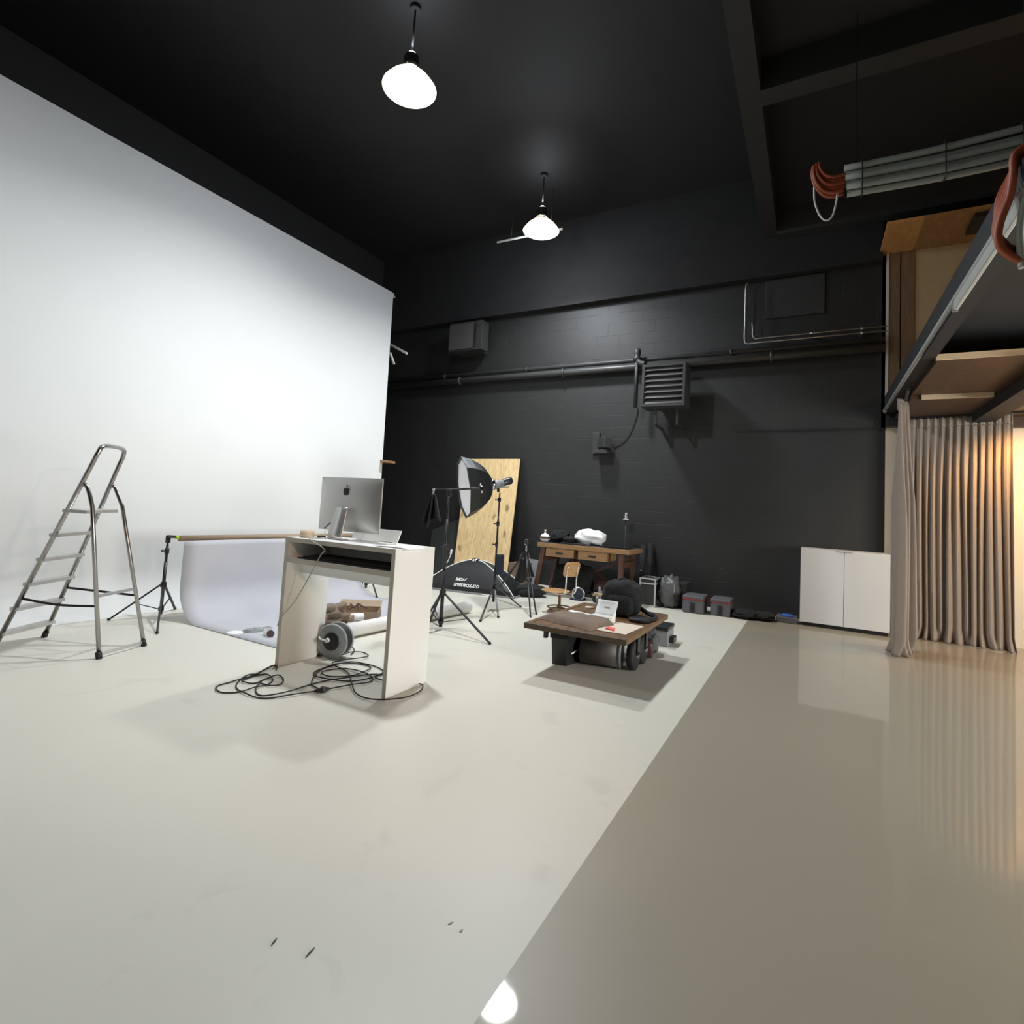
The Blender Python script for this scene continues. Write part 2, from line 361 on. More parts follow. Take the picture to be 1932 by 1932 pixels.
# mezzanine
XM = .9
struct('mezzanine', B().bx(XM, -4, 3.1, XM+.12, YB, 3.36).bx(XM+.12, -4, 3.3, 6, YB, 3.36), M['ceil'], 'black steel mezzanine deck with edge beam on the right', 'mezzanine')
struct('soffit_1', B().bx(XM+.12, 6.29, 3.05, 6, 7.9, 3.1), M['soffit'], 'brown plywood soffit sheet in the middle under the mezzanine', 'soffit')
struct('soffit_2', B().bx(XM+.12, 7.9, 3.0, 6, YB, 3.06), M['soffit'], 'brown plywood soffit sheet at the back under the mezzanine', 'soffit')
struct('trim_9', B().bx(XM+.1, 6.265, 3.045, 6, 6.29, 3.1), M['rawedge'], 'pale timber edge of the front soffit sheet', 'trim')
struct('trim_10', B().bx(1.12, 7.875, 2.995, 1.78, 7.9, 3.06), M['rawedge'], 'pale timber edge of the back soffit sheet', 'trim')
struct('trim_11', B().bx(1.80, 6.1, 2.88, 2.02, YB-.16, 3.0), M['ceil'], 'black joist running under the mezzanine soffit', 'beam')
struct('trim_12', B().bx(XM+.01, YB-.14, 2.9, 2.05, YB, 3.0), M['black'], 'black header beam above the curtain', 'beam')
struct('trim_13', B().bx(2.05, YB-.12, 2.86, 6, YB, 3.0), M['soffit'], 'brown timber header above the cream wall', 'beam')
struct('trim_14', B().bx(XM, -4, 3.07, XM+.1, 6.29, 3.1), M['ceil'], 'black flange beneath the mezzanine edge beam', 'trim')
struct('wall_loft', B().bx(1.24, YB-.03, 3.36, 6, YB, 5.5), M['beige'], 'beige board wall above the mezzanine', 'wall')
struct('wall_loft_panel', B().bx(.935, YB-.05, 3.36, 1.07, YB, 5.5).bx(1.085, YB-.05, 3.36, 1.24, YB, 5.5), M['umber'], 'dark brown upright boards at the loft corner', 'wall')
struct('trim_15', B().bx(.905, YB-.06, 3.36, .935, YB, 5.5), M['cabinet'], 'thin white corner strip beside the loft boards', 'trim')
struct('wall_loft_upper', B().bx(.86, YB, 2.9, 6, YB+.2, ZC), M['beam'], 'black wall behind the loft boards', 'wall')
b = B().bx(.82, 8.42, 5.5, 1.22, YB-.002, 5.54); struct('soffit_3', b, M['orangeply_lit'], 'orange plywood soffit square at the loft corner, lit tone painted in', 'soffit')  # lit square of the loft soffit, its brightness put into the colour
b = B().bx(1.22, 8.42, 5.502, 6, YB-.002, 5.54); struct('soffit_4', b, wood('orange_plywood_shaded', (.26, .13, .045), (.40, .21, .08), 3, (5, 1.2, 3), .45), 'orange plywood loft soffit right of the lit square, shaded tone painted in', 'soffit')  # same soffit outside the lit square, shade put into a darker colour
struct('trim_16', B().bx(1.75, 8.5, 5.44, 2.3, 9.0, 5.5), M['black'], 'black vent box under the loft soffit', 'vent')
# ================================================================== LAMPS
HL = 6.1
def pendant(loc, label):
    t = thing('pendant_lamp', label, 'lamp', loc, 0, 'bell pendant lamps on rods')
    obj('rod', B().cyl((0, 0, .36), (0, 0, ZC-HL), .011, n=8), M['beam'], t, world=False)
    obj('ceiling_rose', B().cyl((0, 0, ZC-HL-.05), (0, 0, ZC-HL), .06, n=16), M['ceil'], t, world=False)
    obj('cap', B().lathe([(0, .42), (.05, .42), (.085, .38), (.095, .22), (.1, .19)], (0, 0, 0)), M['black'], t, world=False)
    obj('collar', B().lathe([(.085, .25), (.112, .245), (.112, .22), (.085, .215)], (0, 0, 0)), M['chrome'], t, world=False)
    obj('lamp_shade', B().lathe([(.1, .2), (.15, .17), (.23, .1), (.285, .03), (.305, 0), (.30, 0), (.275, .03), (.22, .095), (.14, .165), (.09, .19)], (0, 0, 0), n=40), M['rim'], t, world=False)
    obj('lens', B().lathe([(0, -.035), (.15, -.028), (.25, -.008), (.295, .012)], (0, 0, 0), n=40), M['lens'], t, world=False)
    L = bpy.data.lights.new('pendant_light', 'AREA'); L.shape = 'DISK'; L.size = .40; L.energy = P_PENDANT; L.color = (.93, .975, 1.0); L.spread = math.radians(140)
    lo = bpy.data.objects.new('bulb', L); COL.objects.link(lo); lo.parent = t; lo.location = (0, 0, -.05)
    g = bpy.data.lights.new('pendant_glow', 'POINT'); g.shadow_soft_size = .05; g.energy = P_GLOW; g.color = (.8, .88, 1.0)
    go = bpy.data.objects.new('bulb_glow', g); COL.objects.link(go); go.parent = t; go.location = (0, 0, .5)
    g = bpy.data.lights.new('pendant_side', 'POINT'); g.shadow_soft_size = .12; g.energy = P_SIDE; g.color = (.84, .91, 1.0)
    go = bpy.data.objects.new('bulb_side', g); COL.objects.link(go); go.parent = t; go.location = (0, 0, -.16)
    return t
p1 = pendant((-4.07, 4.36, HL), 'bright bell pendant lamp nearest the viewer, large at the top of the picture')
p2 = copy_tree(p1, (-4.06, 7.755, HL)); p2['label'] = 'smaller looking bell pendant lamp farther back, with white bar behind it'
p3 = copy_tree(p1, (-4.07, 1.0, HL)); p3['label'] = 'bell pendant lamp hanging above the viewer, out of the picture'
for k in bpy.data.objects:
    if k.parent == p3 and k.type == 'LIGHT': k.data = k.data.copy(); k.data.energy *= .06
t = thing('hanging_bar', 'thin white bar hanging behind the farther pendant lamp', 'bar', (-4.53, 8.2, 6.33))
obj('tube', B().cyl((-5.2, 8.2, 6.34), (-3.87, 8.2, 6.32), .02, n=10), M['white'], t)
obj('wire', B().cyl((-4.9, 8.2, 6.35), (-4.9, 8.2, ZC), .003, n=6), M['black'], t)
obj('wire', B().cyl((-4.1, 8.2, 6.34), (-4.1, 8.2, ZC), .003, n=6), M['black'], t)
def warm_spot(loc, e, label, col, aim=None, cone=42):
    t = thing('ceiling_spotlight', label, 'lamp', loc, 0, 'warm lamps under the mezzanine')
    L = bpy.data.lights.new('warm_light', 'SPOT' if aim else 'POINT'); L.shadow_soft_size = .05; L.energy = e; L.color = col
    lo = bpy.data.objects.new('bulb', L); COL.objects.link(lo); lo.parent = t
    d = (Vector(aim)-Vector(loc)).normalized() if aim else Vector((0, 0, -1))
    obj('housing', B().lathe([(0, -.16), (.06, -.16), (.075, 0), (.068, 0), (.055, -.02)], (0, 0, 0), d), M['black'], t, world=False)
    obj('lens', B().lathe([(0, -.012), (.055, -.012)], (0, 0, 0), d), M['warm'], t, world=False)
    obj('stem', B().cyl(-d*.1, (-d*.1).to_2d().to_3d()+Z*(3.3-loc[2]), .01, n=8), M['black'], t, world=False)
    lo.location = d*.08; lo.rotation_euler = d.to_track_quat('-Z', 'Y').to_euler()
    if aim: L.spot_size = math.radians(cone); L.spot_blend = .6
    return t
warm_spot((2.42, 8.25, 2.80), P_WARM*1.8, 'warm lamp under the mezzanine near the cream wall, out of the picture', (1.0, .55, .20), (2.6, 8.9, 1.2), 158)
warm_spot((2.9, 4.6, 2.75), P_WARM*.40, 'warm lamp under the middle of the mezzanine, out of the picture', (1.0, .64, .34))
warm_spot((2.9, 1.0, 2.8), P_WARM*3.2, 'unseen warm spotlight added under the mezzanine to light the desk, out of the picture', (1.0, .66, .42), (-3.6, 3.3, .5))  # added spot, narrow cone warms the desk and spares the near floor
t = thing('loft_fill_lamp', 'unseen warm lamp added on the mezzanine deck to brighten the loft, out of the picture', 'lamp', (2.6, 6.2, 3.36))  # unseen lamp added to brighten the loft soffit and wall
obj('base', B().cyl((2.6, 6.2, 3.36), (2.6, 6.2, 3.38), .1, n=20).cyl((2.6, 6.2, 3.38), (2.6, 6.2, 3.75), .012, n=8), M['black'], t)
obj('globe', B().blob((2.6, 6.2, 3.85), (.1, .1, .1)), emit('globe_glow', (1.0, .62, .30), 70.0), t)
# made-up window added low in the right wall to light the desk side
t = thing('fill_window_1', 'made-up window added in the right hand wall as fill light, out of the picture', 'window', (5.99, 4.7, .5)); t['kind'] = 'structure'
obj('frame', B().bx(5.95, 3.4, .5, 6.0, 3.48, 2.5).bx(5.95, 5.92, .5, 6.0, 6.0, 2.5).bx(5.95, 3.4, .5, 6.0, 6.0, .58).bx(5.95, 3.4, 2.42, 6.0, 6.0, 2.5).bx(5.95, 4.67, .5, 6.0, 4.73, 2.5), M['white'], t)
obj('pane', B().bx(5.975, 3.45, .55, 5.985, 5.95, 2.45), emit('fill_pane', (.96, 1.0, 1.0), 26.0), t)
# ================================================================== STEP LADDER
u = Vector((.915, .403, 0)); w = Vector((-.40, .916, 0))
Dn, Cn = fl(-14, 1228), fl(83, 1202); An, Bn = fl(187, 1243), fl(272, 1219)
t = thing('step_ladder', 'aluminium step ladder with six treads and tall hoop handle by the white wall', 'ladder', (Dn+Cn+An+Bn)/4)
Ht, Hf = Vector((-5.231, 2.238, 1.726)), Vector((-5.558, 2.575, 1.736))
b = B(); path = [Dn, Dn.lerp(Ht, .93), Dn.lerp(Ht, .975), Ht.lerp(Hf, .13)+Z*.02, Ht.lerp(Hf, .87)+Z*.02, Cn.lerp(Hf, .975), Cn.lerp(Hf, .93), Cn]
path = [Dn]+cr(path[1:-1], 5)+[Cn]
b.tube(path, .0185, 10)
obj('front_frame', b, M['alu'], t)
hn, hf = Dn.lerp(Ht, 1.397/1.726), Cn.lerp(Hf, 1.397/1.736)
for k, h, ft, nm in ((0, hn, An, 'rear_leg'), (1, hf, Bn, 'rear_leg')):
    top = h+Vector((0, 0, .005)); pth = cr([h-u*.005+Z*.0, h+u*.045+Z*.012, h+u*.085-Z*.05, (h+u*.10).lerp(ft, .12)], 5)+[ft]
    obj(nm, B().tube(pth, .0165, 10), M['alu'], t)
for p, q in ((Dn, Ht), (Cn, Hf), (An, hn), (Bn, hf)):
    d = (q-p).normalized(); obj('foot', B().cyl(p-Z*.0, p+d*.055, .0235, n=10), M['rubber'], t)
for k in range(6):
    z = .142+.2085*k; a, c = Dn.lerp(Ht, z/1.726), Cn.lerp(Hf, z/1.736)
    ext = (c-a).normalized()*.012; dep = .085 if k < 5 else .22; off = u*(-.0 if k < 5 else .07)
    m_ = (a+c)/2+off
    bb = B().obx(m_, (c-a).normalized(), u, Z, (c-a).length+.02, dep, .03)
    obj('tread' if k < 5 else 'platform', bb, M['alu2'], t, bevel=.004)
for a, c in ((An, hn), (Bn, hf)): pass
for z0, z1 in ((.035, .035), (.50, .50)):
    a = An.lerp(hn+u*.10, z0/1.4); c = Bn.lerp(hf+u*.10, z1/1.4); obj('rear_brace', B().bar(a, c, .012, .025), M['alu2'], t)
for a, c, s in ((Dn.lerp(Ht, .44/1.726), An.lerp(hn+u*.1, .42/1.4), -.02), (Cn.lerp(Hf, .46/1.736), Bn.lerp(hf+u*.1, .44/1.4), 0)):
    obj('strap', B().tube(cr([a, (a+c)/2+Z*s, c], 6), .011, 6), M['matte'], t)
# ================================================================== BACKDROP
def tripod_stand(name, label, cat, base, top, col_z, hub_z, feet, r=.014, brace=True, group=None, joints=()):
    t = thing(name, label, cat, base, 0, group)
    base = Vector(base); tp = Vector((base.x, base.y, top))
    b = B().cyl(base+Z*(hub_z-.06), base+Z*(col_z+.25), r*1.25, n=12).cyl(base+Z*(col_z+.25), base+Z*(top-.35*(top-col_z-.25)), r, n=12).cyl(base+Z*(top-.4*(top-col_z-.25)), tp, r*.78, n=12)
    obj('pole', b, M['black'], t)
    obj('collar', B().cyl(base+Z*(col_z-.025), base+Z*(col_z+.03), r*2.2, n=12), M['plastic'], t)
    for jz in joints:
        k = B().cyl(base+Z*(jz-.03), base+Z*(jz+.03), r*1.7, n=10); k.cyl(base+Z*jz-CR*.02, base+Z*jz-CR*.06, .008, .013, n=8)
        obj('clamp_knob', k, M['plastic'], t)
    if brace: obj('spreader', B().cyl(base+Z*(hub_z-.02), base+Z*(hub_z+.02), r*2.0, n=12), M['plastic'], t)
    for f in feet:
        f = Vector(f); d = (f-base); d.z = 0; dd = d.normalized(); a = base+dd*r*2+Z*col_z
        l = obj('leg', B().bar(a, f+Z*.012, .02, .016), M['black'], t)
        obj('rubber_foot', B().blob(f+Z*.014, (.017, .017, .014), nu=10, nv=6), M['rubber'], l)
        if brace: obj('brace', B().bar(base+dd*r*2+Z*hub_z, a.lerp(f, .52), .013, .008), M['black'], t)
    return t
sb = Vector((-6.22, 3.40, 0))
tl = tripod_stand('backdrop_stand', 'short black tripod stand holding the near end of the paper roll', 'stand', sb, .9, .36, .10,
             [fl(205, 1171), fl(296, 1196), fl(330, 1150)], joints=(.73,), group='stands holding the backdrop roll')
obj('arm', B().bar(sb+Z*.89, Vector((-6.03, 3.41, .895)), .03, .03).cyl(sb+Z*.82, sb+Z*.9, .026, n=10), M['plastic'], tl)
sb2 = Vector((-6.12, 6.42, 0))
tr = tripod_stand('backdrop_stand', 'black tripod stand at the far end of the paper roll, seen under the desk', 'stand', sb2, .9, .36, .10,
             [fl(682, 1108), fl(711, 1128), (-6.5, 6.7, 0)], joints=(.73,), group='stands holding the backdrop roll')
obj('arm', B().bar(sb2+Z*.89, Vector((-5.98, 6.35, .895)), .03, .03), M['plastic'], tr)
t = thing('backdrop_roll', 'brown cardboard backdrop tube lying across two stands with grey paper hanging down', 'backdrop', (-5.97, 4.8, 0))
obj('core', B().cyl((-5.99, 3.39, .885), (-5.95, 6.35, .885), .032, n=20), M['kraft'], t)
obj('tape', B().cyl((-6.03, 3.385, .892), (-5.99, 3.40, .892), .018, n=12), M['yellow'], t, label='fluorescent yellow tape end')
def sheet(uu, vv):
    y = 3.42+2.66*vv; L_ = uu*2.72
    # hang, curve, then run out on the floor
    if L_ < .48: xz = (0, .862-L_)
    else:
        a = min((L_-.48)/.60, math.pi/2); xz = (.38*(1-math.cos(a))*1.0, .38-.376*math.sin(a))
        ex = max(0, L_-.48-.60*math.pi/2); xz = (xz[0]+ex, max(.006, xz[1]))
    return Vector((-5.94+xz[0]+.012*math.sin(6*vv+2*uu)*min(1, uu*3)*(1-min(1, uu*1.3)), y, xz[1]))
obj('paper', B().grid(sheet, 46, 16), M['gpaper'], t, solid=.003, label='pale grey seamless paper')
tag(obj('paper_roll', B().cyl((-4.13, 4.05, .075), (-3.99, 6.13, .075), .072, n=24), [M['wpaper']]), 'long white paper roll end lying on the floor behind the desk', 'paper roll')
# things on the paper
b = B().blob(fl(608, 1180)+Z*.10, (.27, .22, .13), .8, .5, 3, .4, seed=1); tag(obj('crumpled_paper', b, M['sack']), 'crumpled brown wrapping paper heap on the floor under the desk', 'paper')
c = fl(668, 1176); t = thing('cardboard_box', 'low open cardboard box behind the crumpled paper', 'box', c)
b = B(); ax = Vector((.80, .6, 0)); ay = Vector((-.6, .8, 0))
b.obx(c+ay*.25+Z*.008, ax, ay, Z, .5, .36, .01)
for sgn in (-1, 1):
    b.obx(c+ay*(.25+.18*sgn)+Z*.06, ax, ay, Z, .5, .008, .11); b.obx(c+ay*.25+ax*.25*sgn+Z*.06, ax, ay, Z, .008, .36, .11)
obj('tray', b, M['kraft'], t)
obj('flap', B().obx(c+ay*.5+Z*.14, ax, (ay*.9+Z*.3).normalized(), (Z*.9-ay*.3).normalized(), .5, .16, .006), M['kraft'], t)
b = B()
for k, (p, q) in enumerate(((((655, 1172)), ((678, 1163))), (((672, 1160)), ((690, 1172))), (((660, 1160)), ((668, 1172))))):
    b.cyl(fl(*p)+Z*.14, fl(*q)+Z*.15, .008, n=6)
obj('stick', b, M['maroon'], t)
for (a, q, m_, lb) in (((620, 1174), (652, 1180), 'wpaper', 'white paper tube lying across the cardboard box, left'), ((640, 1180), (665, 1182), 'kraft', 'brown cardboard tube lying against the cardboard box'), ((658, 1180), (684, 1178), 'wpaper', 'short white paper tube in front of the cardboard box, right')):
    tag(obj('paper_tube', B().cyl(fl(*a)+Z*.09, fl(*q)+Z*.085, .042, n=14), M[m_]), lb, 'tube', 'paper tubes on the cardboard box')
c = fl(509, 1203); t = thing('glass_jar', 'small clear jar with red lid lying on the grey paper left of the desk leg', 'jar', c)
d_ = Vector((-.9, .35, 0)).normalized()
obj('body', B().lathe([(0, 0), (.034, 0), (.037, .02), (.037, .11), (.028, .125)], c+Z*.04, d_), M['clear'], t); obj('lid', B().cyl(c+Z*.04-d_*.025, c+Z*.04, .034, n=16), M['maroon'], t)
tag(obj('paper_scrap', B().lathe([(0, .012), (.06, .012), (.075, .008), (.075, .0)], fl(443, 1196)+Z*.007), M['wpaper']), 'round white paper scrap on the grey backdrop paper', 'paper')
tag(obj('plastic_bag', B().blob(fl(485, 1192)+Z*.02, (.13, .05, .02), .9, .5, 4, 1.2, seed=4), M['clear']), 'clear plastic wrapper beside the small jar', 'bag')
# ================================================================== STANDING DESK
DX0, DX1, DY0, DY1, DH = -3.87, -2.66, 3.07, 3.54, 1.07
t = thing('standing_desk', 'tall white laminate desk with open shelf holding the computer', 'desk', ((DX0+DX1)/2, (DY0+DY1)/2, 0))
obj('top', B().bx(DX0, DY0, DH-.036, DX1, DY1, DH), M['white'], t, bevel=.002)
obj('side_panel', B().bx(DX0, DY0+.002, 0, DX0+.036, DY1, DH-.036), M['white'], t, bevel=.002)
obj('side_panel', B().bx(DX1-.036, DY0+.002, 0, DX1, DY1, DH-.036), M['white'], t, bevel=.002)
obj('shelf', B().bx(DX0+.036, DY0+.004, .862, DX1-.036, DY1-.02, .90), M['white'], t, bevel=.002)
obj('modesty_panel', B().bx(DX0+.036, DY0+.15, .765, DX1-.036, DY0+.186, .862), M['white'], t)
obj('back_panel', B().bx(DX0+.036, DY1-.02, .862, DX1-.036, DY1, DH-.036), M['white'], t)
e = B().bx(DX0, DY0-.0015, DH-.036, DX1, DY0, DH).bx(DX0, DY0-.0005, 0, DX0+.036, DY0+.002, DH-.036).bx(DX1-.036, DY0-.0005, 0, DX1, DY0+.002, DH-.036).bx(DX0+.036, DY0+.002, .862, DX1-.036, DY0+.004, .90)
obj('edge_band', e, M['edge'], t, label='greige front edge banding')
b = B().bx(-3.74, DY0+.03, .9, -2.72, DY1-.12, .912); b.bx(-3.70, DY0+.05, .912, -2.76, DY1-.14, .925)
tag(obj('portfolio_case', b, M['matte'], bevel=.004), 'flat black portfolio case lying on the desk shelf', 'case')
# computer
YM = 3.40
TL, TR, BL, BR = py(608, 899, YM), py(722, 904, YM), py(603, 998, YM), py(717, 1008, YM)
x0, x1, z0, z1 = (TL.x+BL.x)/2, (TR.x+BR.x)/2, (BL.z+BR.z)/2, (TL.z+TR.z)/2
t = thing('desktop_computer', 'silver all in one desktop computer seen from behind on the desk', 'computer', ((x0+x1)/2, YM, DH))
def shell(uu, vv):
    a, c = uu*2-1, vv*2-1; bulge = (1-abs(a)**2.6)*(1-abs(c)**2.6)
    return Vector((x0+(x1-x0)*uu, YM-.004-.045*bulge**.8, z0+(z1-z0)*vv))
obj('housing', B().grid(shell, 24, 20).bx(x0, YM-.005, z0, x1, YM+.006, z1), M['alu2'], t)
obj('screen', B().bx(x0+.012, YM+.006, z0+.07, x1-.012, YM+.008, z1-.012), M['logo'], t)
ah = (x1-x0)*.105; ac = py(653, 926, YM-.05)
AP = [(0, .26), (.14, .33), (.29, .30), (.38, .20), (.28, .06), (.29, -.10), (.41, -.20), (.30, -.42), (.17, -.52), (.06, -.48), (-.06, -.48), (-.2, -.52), (-.35, -.33), (-.42, -.05), (-.38, .19), (-.24, .31), (-.1, .30)]
b = B(); b.prism([(ac.x+p*ah*1.0, YM-.0515, ac.z+q*ah) for p, q in AP], (0, .004, 0))
b.prism([(ac.x+p*ah, YM-.0515, ac.z+q*ah) for p, q in ((.0, .36), (.02, .50), (.12, .62), (.22, .66), (.20, .52), (.12, .42))], (0, .004, 0))
obj('emblem', b, M['logo'], t, label='black fruit shaped emblem')
s0, s1 = py(640, 958, YM-.06), py(660, 957, YM-.06); f0 = fl(621, 1017, DH); hw = (s1.x-s0.x)/2; sx = (s0.x+s1.x)/2
b = B(); yb = YM-.13
pth = [(YM-.045, s0.z), (YM-.075, s0.z+.002), (YM-.09, s0.z-.02), (yb-.012, DH+.05), (yb-.006, DH+.015), (yb+.02, DH+.003), (YM+.09, DH+.003)]
cx_ = [sx, sx, sx, sx, sx, sx, sx]
pp = cr([(sx, y, z) for y, z in pth], 4)
wv = []
for p in pp: wv += [Vector((p.x-hw*(1+.35*min(1, max(0, (s0.z-p.z)/.27))), p.y, p.z)), Vector((p.x+hw*(1+.35*min(1, max(0, (s0.z-p.z)/.27))), p.y, p.z))]
b.add(wv, [(2*i, 2*i+1, 2*i+3, 2*i+2) for i in range(len(pp)-1)], True)
obj('stand', b, M['alu2'], t, solid=.008)
obj('plug', B().bar(py(612, 997, YM-.06), py(623, 987, YM-.05), .014, .012), M['mgrey'], t)
for (a1, a2, a3) in (((613, 996), (612, 1008), (604, 1013)), ((618, 1000), (612, 1006), (600, 1011))):
    obj('lead', B().tube(cr([py(*a1, YM-.06), py(*a2, YM-.06), fl(a3[0], a3[1], DH+.004)], 6), .0022, 6), M['white'], t)
# power cable over the desk front
pts = [Vector((sx-.05, yb+.03, DH+.03)), Vector((sx-.075, yb-.09, DH+.008)), Vector((sx-.08, DY0-.004, DH+.006))]+[py(x, y, DY0-.012) for x, y in ((612, 1036), (604, 1049), (585, 1085), (557, 1133), (532, 1163), (524, 1178))]
pts += [Vector((DX0-.012, DY0+.02, .30)), Vector((DX0-.014, DY0+.05, .08)), Vector((DX0-.02, DY0+.02, .008)), Vector((DX0+.06, DY0-.06, .006))]
tag(obj('power_cable', B().tube(cr(pts, 7), .0045, 8), mat('pale_grey_lead', (.42, .40, .36), .5)), 'grey power cable falling from the desk top to the floor', 'cable')
c = fl(579, 1014, DH); tag(obj('tape_roll', B().lathe([(.036, .0), (.058, 0), (.058, .058), (.036, .058), (.036, 0)], c, n=28), M['tape']), 'beige masking tape roll standing on the left of the desk', 'tape')
a, c = fl(757, 1025, DH), fl(686, 1019, DH); a.y = max(a.y, 3.46); hgt = .105
wb = B().prism([Vector((-3.55, 3.50, DH)), Vector((-3.03, 3.50, DH)), Vector((-3.02, 3.535, DH+hgt)), Vector((-3.55, 3.535, DH+hgt))], (0, .012, 0))
tag(obj('white_board', wb, M['wpaper']), 'white board propped upright behind the computer on the desk', 'board')
def desk_item(name, poly, h, m, label, cat, z=DH):
    return tag(obj(name, B().prism([fl(*p, z) for p in poly], (0, 0, h)), m), label, cat)
t = thing('keyboard', 'slim white keyboard lying right of the computer stand', 'keyboard', (-3.13, 3.33, DH))
obj('base', B().bx(-3.34, 3.27, DH, -2.93, 3.385, DH+.010), M['alu2'], t, bevel=.002)
b = B()
for i in range(14):
    for j in range(5): b.bx(-3.332+i*.0287, 3.276+j*.021, DH+.0095, -3.332+i*.0287+.024, 3.276+j*.021+.017, DH+.0125)
obj('keys', b, M['wpaper'], t)
t = thing('brush', 'wooden handled brush with dark red tip beside the computer stand', 'brush', fl(660, 1016, DH))
a, c = fl(648, 1015, DH)+Z*.018, fl(676, 1013, DH)+Z*.018; a.y = c.y = 3.445
obj('handle', B().bar(a, a.lerp(c, .8), .035, .03), M['tape'], t, bevel=.004); obj('tip', B().bar(a.lerp(c, .8), c, .04, .036), M['maroon'], t, bevel=.006)
tag(obj('pen', B().cyl((-3.16, 3.425, DH+.007), (-3.02, 3.43, DH+.007), .006, n=8), M['plastic']), 'black pen lying beside the keyboard', 'pen')
tag(obj('paper_sheet', B().grid(lambda a, c: Vector((-2.93+.30*a, 3.13+.23*c+.02*a, DH+.003+.004*math.sin(3*a)-(0.012 if a > .97 else 0))), 8, 4), M['wpaper'], solid=.0015), 'white paper sheet reaching over the right edge of the desk', 'paper')
tag(obj('adapter', B().bx(-3.685, 3.235, DH, -3.62, 3.275, DH+.024), M['plastic'], bevel=.004), 'small black adapter at the left foot of the computer', 'adapter')
# ================================================================== CABLE REEL AND FLOOR CABLES
c = fl(618, 1243); ax = Vector((.28, -.96, 0)).normalized(); r = .152; cc = Vector((c.x, c.y, r))+Vector((.0, .08, 0))
t = thing('cable_reel', 'grey cable reel with black socket hub standing on the floor under the desk', 'cable reel', (cc.x, cc.y, 0))
b = B()
for o_ in (-.055, .055): b.lathe([(.0, o_+.0), (r-.012, o_), (r, o_+.006), (r, o_+.014), (r-.012, o_+.02), (0, o_+.02)], cc, ax, 36)
obj('flange', b, M['reel'], t)
obj('drum', B().lathe([(r-.012, -.056), (r-.008, -.03), (r-.014, 0), (r-.008, .03), (r-.012, .056)], cc, ax, 32), M['rubber'], t)
obj('socket_hub', B().lathe([(.078, .072), (.078, .082), (.07, .086), (0, .084)], cc, ax, 28), M['plastic'], t)
pe = cc+ax*.088; pl_ = obj('plug', B().cyl(pe-Vector((.03, 0, -.012)), pe+ax*.035-Vector((.03, 0, -.012)), .02, n=14), M['wpaper'], t)
obj('lead', B().tube(cr([pe+ax*.03-Vector((.03, 0, -.012)), pe+ax*.05-Vector((.09, 0, -.02)), pe+ax*.02-Vector((.16, -.02, -.03))], 6), .008, 8), M['wpaper'], t)
obj('frame', B().tube(cr([cc+ax*.1+Vector((-.13, -.0, -r+.012)), cc+ax*-.0+Vector((-.18, 0, -r+.012)), cc-ax*.11+Vector((-.13, .02, -r+.012))], 5), .012, 8).bar(cc+Vector((-.2, -.02, -r+.03)), cc+Vector((-.13, -.06, -r+.03)), .05, .05), M['plastic'], t)
def z2(x, y): return (300+x*.2795, 870+y*.2795)
def floor_path(pts, z=.006, lift=()):
    out = []
    for i, p in enumerate(pts):
        v = fl(*z2(*p), z); v.z = z+.0075*(i % 3 == 1); out.append(v)
    return cr(out, 8)
t = thing('extension_cord', 'long black extension cord coiled in loops on the floor under the desk', 'cord', fl(600, 1300))
cords = [
 [(790, 1410), (795, 1395), (760, 1382), (650, 1440), (560, 1475), (470, 1495), (400, 1515), (383, 1545), (430, 1562), (540, 1558), (640, 1535), (730, 1508), (768, 1475), (735, 1447), (690, 1440), (610, 1462), (560, 1490), (640, 1500), (720, 1470), (800, 1450), (840, 1475), (815, 1508), (750, 1520), (690, 1500)],
 [(700, 1440), (600, 1450), (530, 1495), (525, 1535), (580, 1572), (660, 1595), (750, 1600), (900, 1582), (1075, 1550)],
 [(690, 1490), (655, 1530), (660, 1568), (720, 1582), (870, 1562), (1000, 1515), (1100, 1488), (1280, 1465), (1420, 1440), (1510, 1440)],
 [(1130, 1540), (1300, 1515), (1420, 1490), (1440, 1460), (1370, 1428), (1250, 1400), (1120, 1415), (1100, 1440), (1160, 1453), (1300, 1448), (1400, 1420), (1425, 1388), (1330, 1366), (1200, 1374), (1065, 1415), (1050, 1445), (1130, 1475), (1280, 1485), (1400, 1470), (1500, 1440), (1508, 1410), (1440, 1380), (1300, 1360), (1180, 1378), (1090, 1410), (1040, 1470), (1035, 1510), (1085, 1540)],
 [(1520, 1482), (1475, 1475), (1462, 1455), (1525, 1435)],
 [(1255, 1300), (1300, 1265), (1318, 1280), (1295, 1305)],
 [(1215, 1318), (1290, 1296), (1370, 1290), (1412, 1310), (1380, 1330), (1270, 1338), (1185, 1355), (1172, 1378), (1240, 1405), (1285, 1440), (1300, 1500), (1325, 1560), (1400, 1600), (1530, 1616), (1680, 1590), (1765, 1550), (1780, 1520), (1760, 1503)]]
for k, p in enumerate(cords): obj('cord', B().tube(floor_path(p, .006+.0012*k), .0052, 8), M['rubber'], t)
pc = fl(*z2(1103, 1543), .018); d_ = (fl(*z2(1130, 1540), .018)-fl(*z2(1075, 1550), .018)).normalized()
obj('plug', B().lathe([(.008, -.05), (.014, -.045), (.016, -.015), (.023, -.01), (.024, .012), (.018, .02), (.009, .05)], pc, d_, 14), M['plastic'], t)
